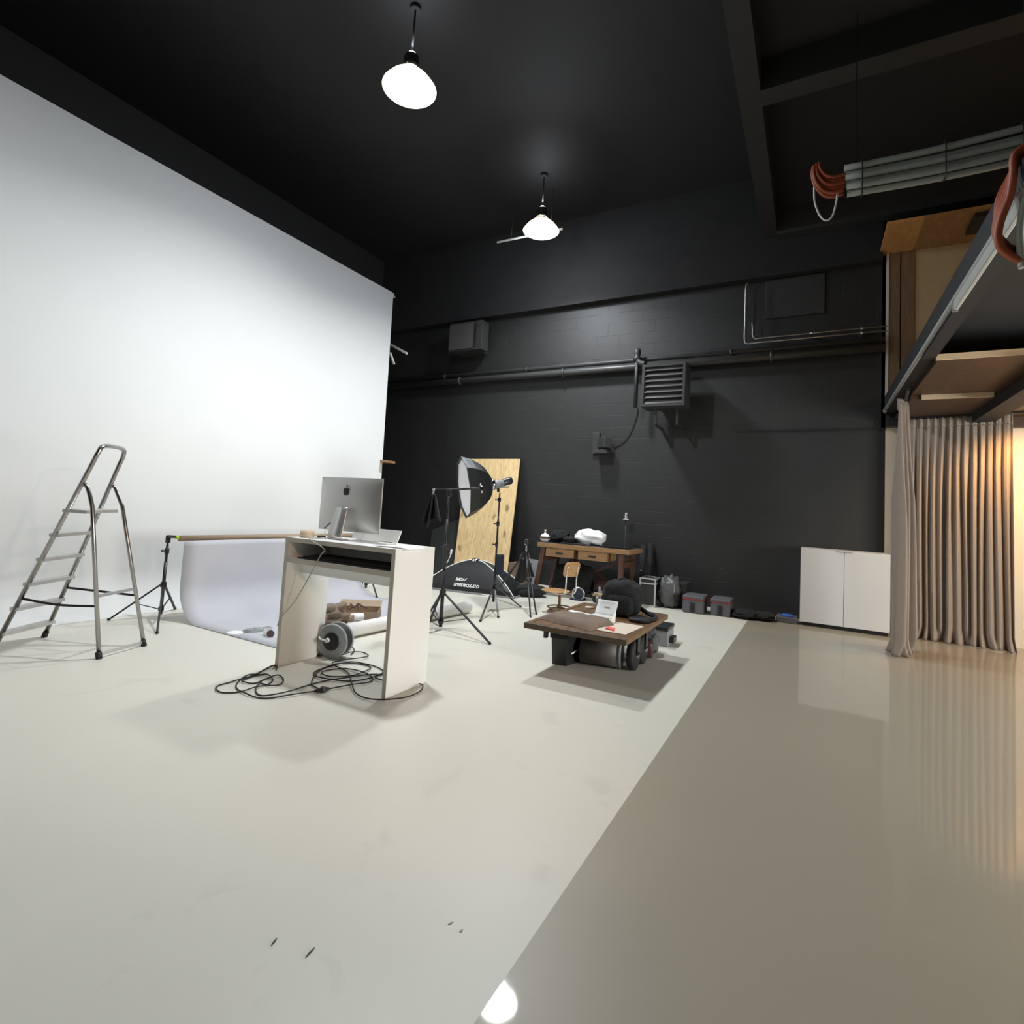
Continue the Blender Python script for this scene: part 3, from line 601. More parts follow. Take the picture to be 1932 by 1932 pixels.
# ================================================================== LIGHT STAND WITH BOOM ARM
sa = fl(831, 1188)+Vector((-.01, .01, 0)); sa.z = 0
ta = tripod_stand('light_stand', 'black light stand with short boom arm right beside the desk', 'stand', sa, 1.57, .41, .09, [fl(924, 1216), fl(802, 1196), fl(804, 1168)], r=.017, joints=(.93,))
dep = R[2]@(np.array(sa)-C0)
at = lambda x, y, dd=0.: dist(x, y, float(dep)+dd)
obj('boom_arm', B().cyl(at(818, 924), at(886, 922), .009, n=10).cyl(at(868, 923), at(905, 921), .012, n=10), M['black'], ta)
obj('head', B().obx(at(847, 930), CR, CF, CU, .05, .05, .08), M['plastic'], ta, bevel=.006)
obj('handle', B().bar(at(854, 933), at(849, 942), .014, .01), M['chrome'], ta)
b = B().cyl(at(906, 914), at(910, 918), .012, n=8).bar(at(907, 921), at(912, 923), .02, .02).cyl(at(910, 925), at(909, 930), .009, n=8); obj('grip_knob', b, M['chrome'], ta)
obj('clamp', B().bar(at(819, 923), at(817, 934), .016, .016).cyl(at(818, 922), at(819, 926), .016, n=8), M['steel'], ta)
obj('lead', B().tube(cr([at(852, 1037, .0), at(849, 1050, 0), at(843, 1062, 0)], 5), [.012]*4+[.005]*7, 8), M['wpaper'], ta, label='white cable end')
def drape(uu, vv):
    x = 818-vv*5+(uu-.5)*(7+vv*27)+3*math.sin(uu*9)*vv; y = 932+vv*58+6*math.sin(uu*7)*vv-abs(uu-.3)*12*vv
    return at(x, y, .05*math.sin(uu*14)+.03*uu)
tag(obj('flag_cloth', B().grid(drape, 22, 14), M['cloth'], solid=.012), 'black cloth flag hanging from the left end of the boom arm', 'cloth')
# ================================================================== OCTAGONAL SOFTBOX ON ITS STAND
sbp = fl(930, 1149); sbp.z = 0
ts = tripod_stand('light_stand', 'slim black light stand carrying the octagonal softbox', 'stand', sbp, 1.63, .32, .16, [fl(906, 1173), fl(940, 1166), fl(982, 1146)], r=.014, brace=False, joints=(1.53, 1.19, .90))
depb = float(R[2]@(np.array(sbp)-C0)); ab = lambda x, y, dd=0.: dist(x, y, depb+dd)
t = thing('softbox', 'black octagonal softbox with white front diffuser and strobe head on a stand', 'softbox', ab(935, 915))
hub = ab(927, 914); axd = (-CR*.945-CF*.31-CU*.10).normalized()
prof = [(.06, 0), (.14, .02), (.235, .075), (.315, .16), (.375, .26), (.415, .36), (.425, .40)]
ref = (CU+CR*.25)
obj('shell', B().lathe(prof, hub, axd, 8, False, ref), M['fabric'], t, solid=.006)
obj('diffuser', B().lathe([(.418, .375), (.38, .372), (.2, .368), (0, .366)], hub, axd, 8, False, ref), M['diff'], t, solid=.004)
fr = []
a_ = (ref-axd*ref.dot(axd)).normalized(); b_ = axd.cross(a_)
fr = [hub+axd*.402+(a_*math.cos(k*math.pi/4)+b_*math.sin(k*math.pi/4))*.427 for k in range(9)]
obj('rim', B().tube(fr, .006, 6, False), M['fabric'], t)
obj('speed_ring', B().lathe([(.05, -.05), (.08, -.04), (.085, .01), (.06, .015)], hub, axd, 20), M['chrome'], t)
hd = (ab(965, 906, .12)-ab(931, 916, -.02)).normalized(); h0 = ab(931, 916, -.02)
obj('strobe_head', B().lathe([(.0, 0), (.06, 0), (.062, .08), (.05, .09), (.05, .27), (.042, .29), (0, .29)], h0, hd, 18), M['mgrey'], t)
obj('strobe_back', B().lathe([(.0515, .15), (.053, .16), (.053, .28), (.044, .297), (0, .297)], h0, hd, 18), M['plastic'], t, label='black rear half')
obj('grip', B().bar(h0+hd*.10-CU*.05, h0+hd*.26-CU*.085, .02, .02), M['plastic'], t)
obj('bracket', B().obx(ab(940, 922), CR, CF, CU, .035, .035, .09), M['plastic'], t)
tag(obj('power_pack', B().obx(ab(943, 1065, .06), CR, CF, Z, .115, .07, .28), M['navy'], bevel=.012), 'dark blue black power pack hung low on the softbox stand', 'power pack')
# ================================================================== BOARDS AGAINST THE WALL
def board(name, TLp, TRp, BLp, BRp, th, m, label, cat):
    n_ = (TRp-TLp).cross(BLp-TLp).normalized()*th
    return tag(obj(name, B().prism([TLp, TRp, BRp, BLp], n_), m), label, cat)
TLp, TRp = py(881, 866, 9.3), py(981, 866, 9.3); BLp, BRp = py(853, 1091, 8.85), py(955, 1094, 8.85); BLp.z = BRp.z = 0
board('plywood_sheet', TLp, TRp, BLp, BRp, .02, M['ply'], 'pale knotty plywood sheet leaning against the black wall', 'plywood')
TLp, TRp = py(815, 1000, 9.3), py(868, 978, 9.3); BLp, BRp = py(806, 1080, 8.9), py(858, 1087, 8.9); BLp.z = BRp.z = 0
board('grey_board', TLp, TRp, BLp, BRp, .03, M['dgrey'], 'dark grey board leaning left of the plywood sheet', 'board')
TLp, TRp = py(987, 1052, 9.3), py(1018, 1057, 9.3); BLp, BRp = Vector((TLp.x-.02, 9.15, 0)), Vector((TRp.x-.02, 9.15, 0))
board('foam_board', TLp, TRp, BLp, BRp, .03, M['mgrey'], 'light grey board standing behind the left bench leg', 'board')
c = py(972, 1100, 9.1); tag(obj('cardboard_carton', B().bx(-4.89, 8.80, 0, -4.58, 9.12, .42), wood('carton', (.15, .10, .07), (.19, .13, .09), 3), bevel=.006), 'brown cardboard carton on the floor by the wall behind the tripod', 'box')
# ================================================================== RECTANGULAR SOFTBOX LYING ON THE FLOOR
t = thing('floor_softbox', 'large black softbox with white rods lying face down on the floor', 'softbox', (-4.95, 7.75, 0))
cen = Vector((-4.95, 7.76, 0)); an = math.radians(8.5); ex = Vector((math.cos(an), math.sin(an), 0)); ey = Vector((-math.sin(an), math.cos(an), 0)); LX, LY, HD = .84, .36, .485
def dome(a, c):                 # a,c in -1..1 on the base rectangle
    m_ = max(abs(a), abs(c)); return cen+ex*a*LX+ey*c*LY+Z*(.03+HD*(1-m_**1.75))
for sg in (-1, 1):
    obj('panel', B().grid(lambda q, s: dome((2*q-1)*(s*.94+.06), sg*(s*.94+.06)), 18, 10), M['fabric'], t, solid=.004)
    obj('panel', B().grid(lambda q, s: dome(sg*(s*.94+.06), (2*q-1)*(s*.94+.06)), 10, 10), M['fabric'], t, solid=.004)
for sx_ in (-1, 1):
    for sy_ in (-1, 1): obj('rod', B().tube([dome(sx_*k/14, sy_*k/14)+Z*.006 for k in range(1, 15)], .0085, 8), M['wpaper'], t, label='white glossy rod')
b = B()
for p, q in (((-1, -1), (1, -1)), ((1, -1), (1, 1)), ((1, 1), (-1, 1)), ((-1, 1), (-1, -1))):
    b.bar(cen+ex*p[0]*LX+ey*p[1]*LY+Z*.018, cen+ex*q[0]*LX+ey*q[1]*LY+Z*.018, .012, .03)
obj('base_rim', b, M['mgrey'], t)
obj('hub', B().lathe([(0, .03), (.05, .03), (.07, .01), (.08, -.02)], cen+Z*(HD+.03)), M['chrome'], t)
def on_panel(ox, oz, sc=1.):
    def f(x, y):
        z = oz+y; m_ = max(.05, 1-max(0, (z-.03))/HD)**(1/1.75); return cen+ex*(ox+x)-ey*(m_*LY+.012)+Z*z
    return f
p_ = [on_panel(-.215, .185), on_panel(-.225, .10)]
obj('lettering', text_mesh('SMDV', .058, p_[0], .002), M['print'], t, label='white printed lettering')
b = B().add([p_[0](*q) for q in ((.148, .0), (.162, .0), (.205, .045), (.186, .045))], [(0, 1, 2, 3)])
obj('emblem', b, M['print'], t, label='white tick mark')
obj('lettering', text_mesh('SPEEDBOX-S1D', .066, p_[1], .002), M['print'], t, label='white printed lettering')
tag(obj('floor_rod', B().cyl(fl(893, 1121)+Z*.012, fl(930, 1126)+Z*.012, .011, n=10), M['wpaper']), 'short white rod on the floor in front of the floor softbox', 'rod')
# ================================================================== TRIPOD AND BAGS LEFT OF THE BENCH
c = Vector((-3.62, 7.05, 0)); f1, f2, f3 = fl(1001, 1165), fl(1012, 1160), fl(931, 1124); f3 = Vector((-4.40, 7.42, 0))
t = thing('camera_tripod', 'black camera tripod with chrome joints standing left of the wooden bench', 'tripod', c)
tp = Vector((c.x-.02, c.y, .80))
for f in (f1, f2, f3):
    l = obj('leg', B().cyl(tp, tp.lerp(f, .45), .016, n=10).cyl(tp.lerp(f, .42), f, .0115, n=10), M['black'], t); obj('leg_lock', B().cyl(tp.lerp(f, .42), tp.lerp(f, .47), .021, n=10), M['plastic'], l)
obj('column', B().cyl(tp-Z*.15, tp+Z*.12, .014, n=10), M['steel'], t)
obj('head', B().blob(tp+Z*.14, (.035, .035, .045), .8).bar(tp+Z*.16, tp+Z*.20+CR*.12, .016, .016), M['plastic'], t)
obj('joint', B().bar(tp+CR*.03-Z*.01, tp+CR*.055-Z*.10, .022, .016).bar(tp-CR*.05-Z*.01, tp-CR*.09-Z*.08, .012, .01).cyl(tp+Z*.10-CR*.01, tp+Z*.13-CR*.01, .022, n=10), M['chrome'], t)
tag(obj('jacket', B().grid(lambda a, q: tp-CF*.03+CR*(-.03+.02*q+(a-.5)*(.07+.20*q)+.02*math.sin(9*a)*q)-Z*(.06+.34*q+.05*math.sin(5*a))+CF*.03*math.sin(11*a)*q-CF*.03*q, 16, 10), M['cloth'], solid=.02), 'black jacket hanging over the tripod left of the bench', 'jacket')
c = fl(996, 1122); tag(obj('duffel_bag', B().blob(Vector((-4.02, 8.0, .09)), (.26, .16, .09), .7, .25, 3, .6, seed=2), M['cloth']), 'black soft bag on the floor at the left bench leg', 'bag')
# ================================================================== WORKBENCH
bx0, bx1, by0, by1, bh = -4.06, -2.46, 8.25, 9.0, .875
t = thing('workbench', 'old wooden workbench with two drawers against the black wall', 'workbench', ((bx0+bx1)/2, (by0+by1)/2, 0))
obj('top', B().bx(bx0, by0, bh-.075, bx1, by1, bh), M['oak'], t, bevel=.006)
obj('top_cover', B().bx(bx0+.02, by0+.02, bh, bx1-.02, by1-.02, bh+.006), M['black'], t)
for (dx0, dx1) in ((-3.90, -3.40), (-3.32, -2.83)):
    d_ = obj('drawer', B().bx(dx0, by0+.02, .655, dx1, by0+.5, bh-.078), M['oak'], t, bevel=.004)
    mx_ = (dx0+dx1)/2; obj('handle', B().bar((mx_-.06, by0+.012, .72), (mx_+.06, by0+.012, .72), .018, .025), M['black'], d_)
for lx, so in ((bx0+.10, -.0), (bx1-.14, 0)):
    for ly, sp in ((by0+.06, -.03), (by1-.06, .03)):
        sp_x = -.12 if lx < -3.3 else .0
        obj('leg', B().bar((lx, ly, bh-.07), (lx+sp_x, ly+sp, 0), .075, .075), M['redwood'], t, bevel=.004)
    obj('side_rail', B().bar((lx, by0+.06, .62), (lx, by1-.06, .62), .05, .09), M['redwood'], t)
obj('cross_brace', B().bar((bx0+.15, by1-.1, .10), (bx1-.2, by1-.1, .7), .025, .05).bar((bx0+.15, by1-.06, .7), (bx1-.2, by1-.06, .10), .025, .05), M['redwood'], t)
tz = bh+.006
c = Vector((-4.0, 8.42, tz)); t = thing('spray_bottle', 'round white bottle with pump neck on the left end of the bench', 'bottle', c)
obj('body', B().lathe([(0, 0), (.055, 0), (.085, .05), (.085, .09), (.05, .13), (.02, .14), (.018, .155)], c), M['wpaper'], t)
obj('label', B().lathe([(.0865, .055), (.0865, .09)], c), M['maroon'], t); obj('neck', B().cyl(c+Z*.155, c+Z*.2, .014, n=10).bar(c+Z*.2-X*.02, c+Z*.2+X*.03, .018, .018), M['tape'], t)
b = B().blob((-3.25, 8.62, tz+.128), (.26, .17, .132), .85, .22, 2.2, .1, 40, 28, 9); tag(obj('white_bundle', b, M['wpaper']), 'white wrapped cloth bundle lying on top of the bench', 'bundle')
tag(obj('black_bag', B().blob((-3.80, 8.62, tz+.10), (.16, .14, .10), .8, .5, 3, .3, seed=3), M['cloth']), 'crumpled black bag on the bench beside the bottle', 'bag')
tag(obj('black_pouch', B().blob((-3.58, 8.55, tz+.06), (.12, .11, .06), .8, .4, 3, .3, seed=5), M['cloth']), 'low black pouch between bag and white bundle on the bench', 'bag')
tag(obj('black_laptop', B().bx(-3.66, 8.30, tz, -3.24, 8.44, tz+.02), M['plastic'], bevel=.004), 'flat black slab lying at the bench front edge', 'case')
tag(obj('glossy_tray', B().bx(-2.98, 8.32, tz, -2.52, 8.62, tz+.022), mat('gloss_black', (.02, .02, .02), .08), bevel=.004), 'glossy black tray on the right end of the bench', 'tray')
tag(obj('red_cloth', B().blob((-4.13+.10, 8.62, tz+.02), (.06, .09, .02), .9, .3, 4, seed=8), M['maroon']), 'small red cloth at the left back corner of the bench', 'cloth')
# beneath the bench
tag(obj('red_bag', B().blob((-2.98, 8.78, .20), (.22, .14, .10), .7, .2, 3, seed=6), M['maroon']), 'dark red bag under the bench', 'bag')
tag(obj('storage_crate', B().bx(-3.22, 8.66, 0, -2.72, 8.93, .098), M['matte'], bevel=.01), 'black crate under the bench carrying the dark red bag', 'crate')
tag(obj('black_sack', B().blob((-3.58, 8.76, .27), (.36, .17, .27), .75, .25, 3, seed=12), M['cloth']), 'black sack under the left half of the bench', 'bag')
c = fl(1087, 1133); t = thing('blue_fan', 'small navy and silver drum shaped bag on the floor behind the chair', 'bag', (c.x, c.y, 0))
cc = Vector((c.x, c.y+.08, .105)); d_ = Vector((.35, -.94, 0)).normalized()
obj('drum', B().lathe([(0, -.06), (.09, -.06), (.1, -.04), (.1, .05), (.085, .06), (0, .055)], cc, d_, 24), M['navy'], t); obj('ring', B().lathe([(.092, .045), (.108, .05), (.108, .065), (.092, .07), (.085, .06)], cc, d_, 28), M['steel'], t)
obj('base', B().bx(cc.x-.11, cc.y-.09, 0, cc.x+.11, cc.y+.07, .03), M['navy'], t, bevel=.008)
tag(obj('camera_bag', B().blob((-2.93, 8.33, .085), (.12, .11, .085), .6, .15, 3, seed=14), M['cloth']), 'small black bag right of the navy drum bag', 'bag')
# ================================================================== SWIVEL CHAIR
c = fl(1055, 1147, .06); c.z = 0; dpc = float(R[2]@(np.array(c)-C0)); ac_ = lambda x, y, dd=0.: dist(x, y, dpc+dd)
t = thing('swivel_chair', 'small wooden swivel chair with chrome back tube in front of the bench', 'chair', c)
sd = CR*.62-CF*.78; sd.z = 0; sd.normalize(); sw = Vector((-sd.y, sd.x, 0)); sz = hz(1055, 1117, c.x, c.y)
obj('seat', B().blob(c-CR*.06+Z*(sz+.022), (.19, .185, .018), .75, rz=math.atan2(sd.y, sd.x)), M['chairwood'], t)
bt, bb_ = hz(1078, 1058, c.x, c.y), hz(1078, 1086, c.x, c.y)
def backr(a, q):
    y = (a-.5)*.30; zz = bb_+(bt-bb_)*q; return c+sd*(.20+.05*q-.35*y*y*2)+sw*y*(1-.30*abs(2*q-1)**5)+Z*zz
obj('backrest', B().grid(backr, 14, 8), M['chairwood'], t, solid=.014, bevel=.004)
for sg in (-1, 1):
    pth = [c+sw*sg*.09-sd*.05+Z*(sz-.005), c+sw*sg*.09+sd*.14+Z*(sz-.005), c+sw*sg*.10+sd*.205+Z*(sz+.05), c+sw*sg*.10+sd*.215+Z*(bb_), c+sw*sg*.10+sd*.235+Z*(bt-.05)]
    obj('back_tube', B().tube(cr(pth, 6), .011, 10), M['chrome'], t)
obj('column', B().cyl(c+Z*.06, c+Z*(sz), .02, n=12).cyl(c+Z*.06, c+Z*.1, .035, n=12), M['brown'], t)
b = B()
for k in range(5):
    a = 2*math.pi*k/5+.3; e_ = c+Vector((math.cos(a)*.17, math.sin(a)*.17, .03)); b.bar(c+Z*.075, e_, .028, .02); b.cyl(Vector((e_.x, e_.y, 0)), e_, .016, n=8)
obj('base', b, M['brown'], t)
obj('foot_ring', B().tube([c+Vector((.165*math.cos(2*math.pi*k/28), .165*math.sin(2*math.pi*k/28), .07)) for k in range(29)], .010, 8, False), M['brown'], t)
# ================================================================== PLATFORM CART AND ITS LOAD
kx0, kx1, ky0, ky1, kz = -2.19, -1.27, 4.27, 5.70, .43
t = thing('platform_cart', 'low brown plank platform cart used as a coffee table', 'cart', ((kx0+kx1)/2, (ky0+ky1)/2, 0))
for k in range(5):
    a = kx0+.05+(kx1-kx0-.1)/5*k; obj('plank', B().bx(a+.0015, ky0+.045, kz-.035, a+(kx1-kx0-.1)/5-.0015, ky1-.045, kz-.002), M['brown'], t, bevel=.004)
mrail = wood('dark_rail', (.05, .032, .018), (.10, .065, .035), 5, (1.5, 14, 14), .45)
for q in (ky0, ky1-.045): obj('end_rail', B().bx(kx0, q, kz-.048, kx1, q+.045, kz), mrail, t, bevel=.004)
for q in (kx0, kx1-.05): obj('side_rail', B().bx(q, ky0+.045, kz-.048, q+.05, ky1-.045, kz), M['brown'], t, bevel=.004)
obj('cross_beam', B().bx(kx0+.12, 4.62, kz-.10, kx1-.12, 4.72, kz-.035).bx(kx0+.12, 5.25, kz-.10, kx1-.12, 5.35, kz-.035), M['redwood'], t)
obj('stake_pocket', B().bx(kx0+.14, ky0+.12, kz-.13, kx0+.17, ky0+.16, kz-.035), M['black'], t)
for (wx, wy) in ((-1.42, 5.02), (-1.42, 5.30), (-2.0, 5.30)):
    wc = Vector((wx, wy, .142)); w_ = obj('wheel', B().lathe([(.03, -.035), (.115, -.035), (.142, -.028), (.142, .028), (.115, .035), (.03, .035)], wc, X, 28), M['rubber'], t)
    obj('axle', B().cyl(wc-X*.05, wc+X*.05, .03, n=12), M['steel'], w_)
    obj('caster_fork', B().bx(wx-.05, wy-.04, .142, wx-.042, wy+.04, kz-.036).bx(wx+.042, wy-.04, .142, wx+.05, wy+.04, kz-.036), M['black'], t)
t = thing('metal_drum', 'grey metal cylinder lying crosswise beneath the cart', 'drum', (-1.70, 5.03, 0))
obj('body', B().cyl((-1.89, 4.93, .135), (-1.53, 4.99, .135), .133, n=32), mat('dull_zinc', (.11, .10, .09), .5, .3, var=.2, scale=8), t)
obj('rim', B().cyl((-1.545, 4.987, .135), (-1.515, 4.992, .135), .1345, n=32), M['mgrey'], t)
p0, p1, p2 = fl(1042, 1253), fl(1068, 1257), fl(1099, 1246); c = (p0+p2)/2
t = thing('waste_bin', 'black waste bin with liner under the front of the cart', 'bin', (c.x, c.y, 0))
fp = [p0, p1, p2, p0+(p2-p1)]; cc = sum(fp, Vector())/4
b = B(); top = [cc+(p-cc)*1.16+Z*.31 for p in fp]; mid = [cc+(p-cc)*1.0 for p in fp]
b.add([p+Z*.0 for p in mid]+top, [(3, 2, 1, 0), (0, 1, 5, 4), (1, 2, 6, 5), (2, 3, 7, 6), (3, 0, 4, 7)]); obj('body', b, M['plastic'], t, bevel=.012, solid=.004)
b = B().grid(lambda a, q: cc+((fp+fp)[int(a*3.9999)].lerp((fp+fp)[int(a*3.9999)+1], a*3.9999-int(a*3.9999))-cc)*(1.22+.05*math.sin(a*40)*(1-q))+Z*(.365-.12*q), 40, 3); obj('liner', b, M['cloth'], t, solid=.003)
obj('label_strip', B().bar(fl(1078, 1233, .105)+Vector((0, -.012, 0)), fl(1094, 1224, .14)+Vector((0, -.012, 0)), .012, .014), M['steel'], t, label='silver tape strip')
b = B().blob((-1.43, 5.56, .09), (.055, .08, .09), .6, .15, seed=2, rz=.3); tag(obj('leather_pouch', b, M['maroon']), 'dark red leather pouch under the right side of the cart', 'pouch')
tag(obj('crumpled_wrap', B().blob((-1.44, 5.74, .12), (.06, .11, .12), .8, .5, 4, seed=3), M['coolbox']), 'crumpled grey wrap behind the leather pouch under the cart', 'wrap')
t = thing('tool_box', 'small grey tool box with black lid standing on the floor behind the cart wheels', 'box', (-1.50, 6.28, 0))
obj('body', B().bx(-1.60, 6.12, 0, -1.36, 6.42, .17), M['mgrey'], t, bevel=.008); obj('lid', B().bx(-1.605, 6.11, .17, -1.355, 6.43, .215), M['plastic'], t, bevel=.008)
obj('handle', B().bx(-1.36, 6.2, .03, -1.31, 6.34, .10), M['plastic'], t, bevel=.006)
# load
def slab(name, poly, h, m, label, cat, z=kz, bevel=0.): return tag(obj(name, B().prism([fl(*p, z) for p in poly], (0, 0, h)), m, bevel=bevel), label, cat)
def sackf(a, q):
    p = Vector((-2.17, 4.50, 0))+Vector((.56, -.14, 0))*a+Vector((.08, .40, 0))*q; e_ = min(a, 1-a, q, 1-q)
    return Vector((p.x+.012*math.sin(9*q), p.y+.012*math.sin(11*a), kz+.055*min(1, e_*7)**.5+.018*noise.noise(Vector((a*5, q*4, 2)))*min(1, e_*7)))
b = B().grid(sackf, 26, 18); b.grid(lambda a, q: Vector((sackf(a, q).x, sackf(a, q).y, kz+.001)), 26, 18)
tag(obj('folded_blanket', b, M['sack']), 'brown folded felt blanket on the near left corner of the cart', 'blanket')
slab('white_sheet', [(1066, 1154), (1078, 1151), (1122, 1161), (1113, 1169)], .003, M['wpaper'], 'white paper sheet behind the folded blanket on the cart', 'paper')
slab('envelope', [(1088, 1169), (1110, 1166), (1141, 1175), (1118, 1186)], .004, M['manila'], 'pale buff envelope left of the large sheet on the cart', 'paper')
slab('large_sheet', [(1120, 1188), (1158, 1173), (1214, 1182), (1180, 1198)], .003, M['manila'], 'large pale buff sheet on the front right corner of the cart', 'paper')
slab('red_note', [(1142, 1187), (1147, 1184.5), (1160, 1187), (1157, 1191)], .012, M['rednote'], 'small red note lying on the large buff sheet', 'note', kz+.003)
pA, pB = fl(1111, 1171, kz), fl(1149, 1178, kz); dv = (pB-pA).normalized(); nv = Vector((-dv.y, dv.x, 0)); L_ = (pB-pA).length
t = thing('card_box', 'open white card box with raised lid on the middle of the cart', 'box', (pA+pB)/2)
obj('tray', B().prism([pA, pB, pB+nv*.13, pA+nv*.13], (0, 0, .055)), M['cardgrey'], t, bevel=.002)
def lidf(a, q):
    return pA.lerp(pB, a)+nv*(.115+.085*q-.05*max(0, q-.8)*5*.3)+Z*(.05+.13*q)
obj('lid', B().grid(lidf, 4, 6), M['wpaper'], t, solid=.004)
obj('side_flap', B().prism([pB, pB+nv*.13, pB+nv*.14+Z*.11, pB+nv*.05+Z*.05], dv*.004), M['wpaper'], t)
obj('lettering', B().prism([pA.lerp(pB, .38)+nv*.152+Z*.117, pA.lerp(pB, .66)+nv*.152+Z*.117, pA.lerp(pB, .66)+nv*.157+Z*.124, pA.lerp(pB, .38)+nv*.157+Z*.124], -nv*.001), M['mgrey'], t, label='thin grey printed line')
cb = Vector((-1.64, 5.32, kz)); t = thing('backpack', 'bulky black backpack standing on the far half of the cart', 'backpack', cb)
obj('body', B().blob(cb+Z*.165, (.195, .16, .172), .66, .16, 2.5, .15, 32, 22, 3), M['cloth'], t)
obj('front_pocket', B().blob(cb+Vector((.02, -.12, .11)), (.13, .075, .10), .6, .1, 3, .15, seed=7), M['cloth'], t)
obj('handle', B().tube(cr([cb+Vector((-.06, 0, .32)), cb+Vector((0, 0, .355)), cb+Vector((.07, 0, .32))], 6), .010, 8), M['matte'], t)
s1, s2 = fl(1206, 1148, kz+.02), fl(1236, 1162, kz+.02)
obj('strap', B().tube(cr([cb+Vector((.18, .02, .08)), cb+Vector((.27, -.02, .05)), Vector((-1.32, 5.36, kz+.02)), Vector((-1.29, 5.22, kz+.02)), Vector((-1.38, 5.10, kz+.018))], 8), .022, 8), M['matte'], t)
tag(obj('cap', B().blob((-1.40, 5.12, kz+.018), (.10, .12, .018), .8, .2, seed=4), M['matte']), 'flat black cloth lying right of the backpack on the cart', 'cloth')
c = fl(1137, 1141, kz); c = Vector((-1.98, 5.6, kz)); t = thing('tool_jar', 'small jar of wooden and grey tools on the far left corner of the cart', 'jar', c)
obj('jar', B().lathe([(0, 0), (.035, 0), (.038, .09), (.036, .10)], c, n=18), M['clear'], t)
for k, (dx, dy, h, m_) in enumerate(((.0, 0, .20, 'mgrey'), (.02, .01, .16, 'steel'))): obj('tool', B().cyl(c+Z*.01, c+Vector((dx, dy, h)), .012, n=8), M[m_], t)
b = B().bar(c+Vector((-.07, 0, .112)), c+Vector((.08, -.02, .112)), .035, .018).bar(c+Vector((-.05, -.03, .13)), c+Vector((.07, .03, .13)), .03, .016); obj('wood_block', b, M['rawedge'], t)
tag(obj('coaster', B().lathe([(0, .006), (.045, .006), (.045, 0)], fl(1112, 1146, kz)), M['manila']), 'small pale round coaster left of the card box', 'coaster')
# ================================================================== THINGS ALONG THE BACK WALL
def wp(x, y): return py(x, y, YB)
t = thing('flight_case', 'black flight case with silver edges standing right of the bench', 'case', (-2.25, 8.75, 0))
fx0, fx1, fy0, fy1, fh = -2.37, -2.13, 8.60, 8.92, .44
obj('body', B().bx(fx0, fy0, .012, fx1, fy1, fh), M['plastic'], t)
b = B(); e_ = .022
for x_ in (fx0, fx1):
    for y_ in (fy0, fy1): b.obx(Vector((x_, y_, fh/2+.006)), X, Y_, Z, e_, e_, fh)
for z_ in (.016, fh-.08, fh-.006):
    for y_ in (fy0, fy1): b.bx(fx0-.008, y_-e_/2, z_-e_/2, fx1+.008, y_+e_/2, z_+e_/2)
    for x_ in (fx0, fx1): b.bx(x_-e_/2, fy0, z_-e_/2, x_+e_/2, fy1, z_+e_/2)
obj('edge_trim', b, M['alu2'], t, label='silver metal edging')
obj('handle', B().bar((-2.2, 8.7, fh+.02), (-2.14, 8.7, fh+.02), .02, .014), M['chrome'], t)
tag(obj('bin_bag', B().blob((-1.96, 8.84, .24), (.17, .17, .24), .75, .25, 3, seed=11), M['foil']), 'shiny dark bag standing between flight case and cooler bags', 'bag')
tag(obj('black_case', B().bx(-1.84, 8.86, 0, -1.70, 9.2, .40), M['matte'], bevel=.02), 'black case behind the shiny dark bag at the wall', 'case')
def cooler(x0_, x1_, y0_, y1_, h, label):
    t = thing('cooler_bag', label, 'bag', ((x0_+x1_)/2, (y0_+y1_)/2, 0), 0, 'grey cooler bags along the back wall')
    obj('body', B().bx(x0_, y0_, 0, x1_, y1_, h*.8), M['coolbox'], t, bevel=.022)
    obj('lid', B().bx(x0_-.004, y0_-.004, h*.8, x1_+.004, y1_+.004, h), M['coolbox'], t, bevel=.018)
    obj('zip', B().bx(x0_-.006, y0_-.006, h*.77, x1_+.006, y1_+.006, h*.82), M['red'], t, label='red piping')
    obj('strap', B().bx((x0_+x1_)/2-.03, y0_-.012, .02, (x0_+x1_)/2+.03, y0_+.004, h*.62), M['matte'], t)
    return t
cooler(-1.70, -1.40, 8.55, 8.95, .26, 'grey cooler bag with red piping, left of the two at the wall')
cooler(-1.31, -1.03, 8.63, 9.02, .25, 'grey cooler bag with red piping, right of the two at the wall')
tag(obj('black_bundle', B().blob((-.86, 8.78, .06), (.18, .16, .06), .8, .4, 3, seed=21), M['cloth']), 'low black bundle on the floor right of the cooler bags', 'bag')
tag(obj('sandbag', B().blob((-.60, 8.85, .055), (.15, .16, .055), .8, .35, 3, seed=22), M['cloth']), 'low black sandbag next to the blue topped box', 'bag')
t = thing('blue_box', 'small grey box with blue top on the floor beside the white cabinet', 'box', (-.29, 8.98, 0))
obj('body', B().bx(-.43, 8.84, 0, -.16, 9.12, .085), M['coolbox'], t, bevel=.01); obj('handle', B().blob((-.29, 8.92, .10), (.08, .06, .025), .8), M['blue'], t)
c = Vector((-2.84, 9.22, 0)); t = thing('microphone_stand', 'thin dark stand with white ring at its top behind the bench', 'stand', c)
obj('pole', B().cyl(c, c+Z*1.34, .009, n=8), M['black'], t); obj('base', B().cyl(c, c+Z*.02, .11, n=20), M['black'], t)
obj('ring', B().cyl(c+Z*1.335, c+Z*1.35, .05, n=18), M['wpaper'], t, label='white disc'); obj('head', B().cyl(c+Z*1.35, c+Z*1.43, .03, .022, n=12).blob(c+Z*1.43+X*.005, (.03, .03, .03)), M['steel'], t)
t = thing('rolled_backdrop', 'pair of tall black rolled cloths leaning at the right end of the bench', 'roll', (-2.42, 8.95, 0))
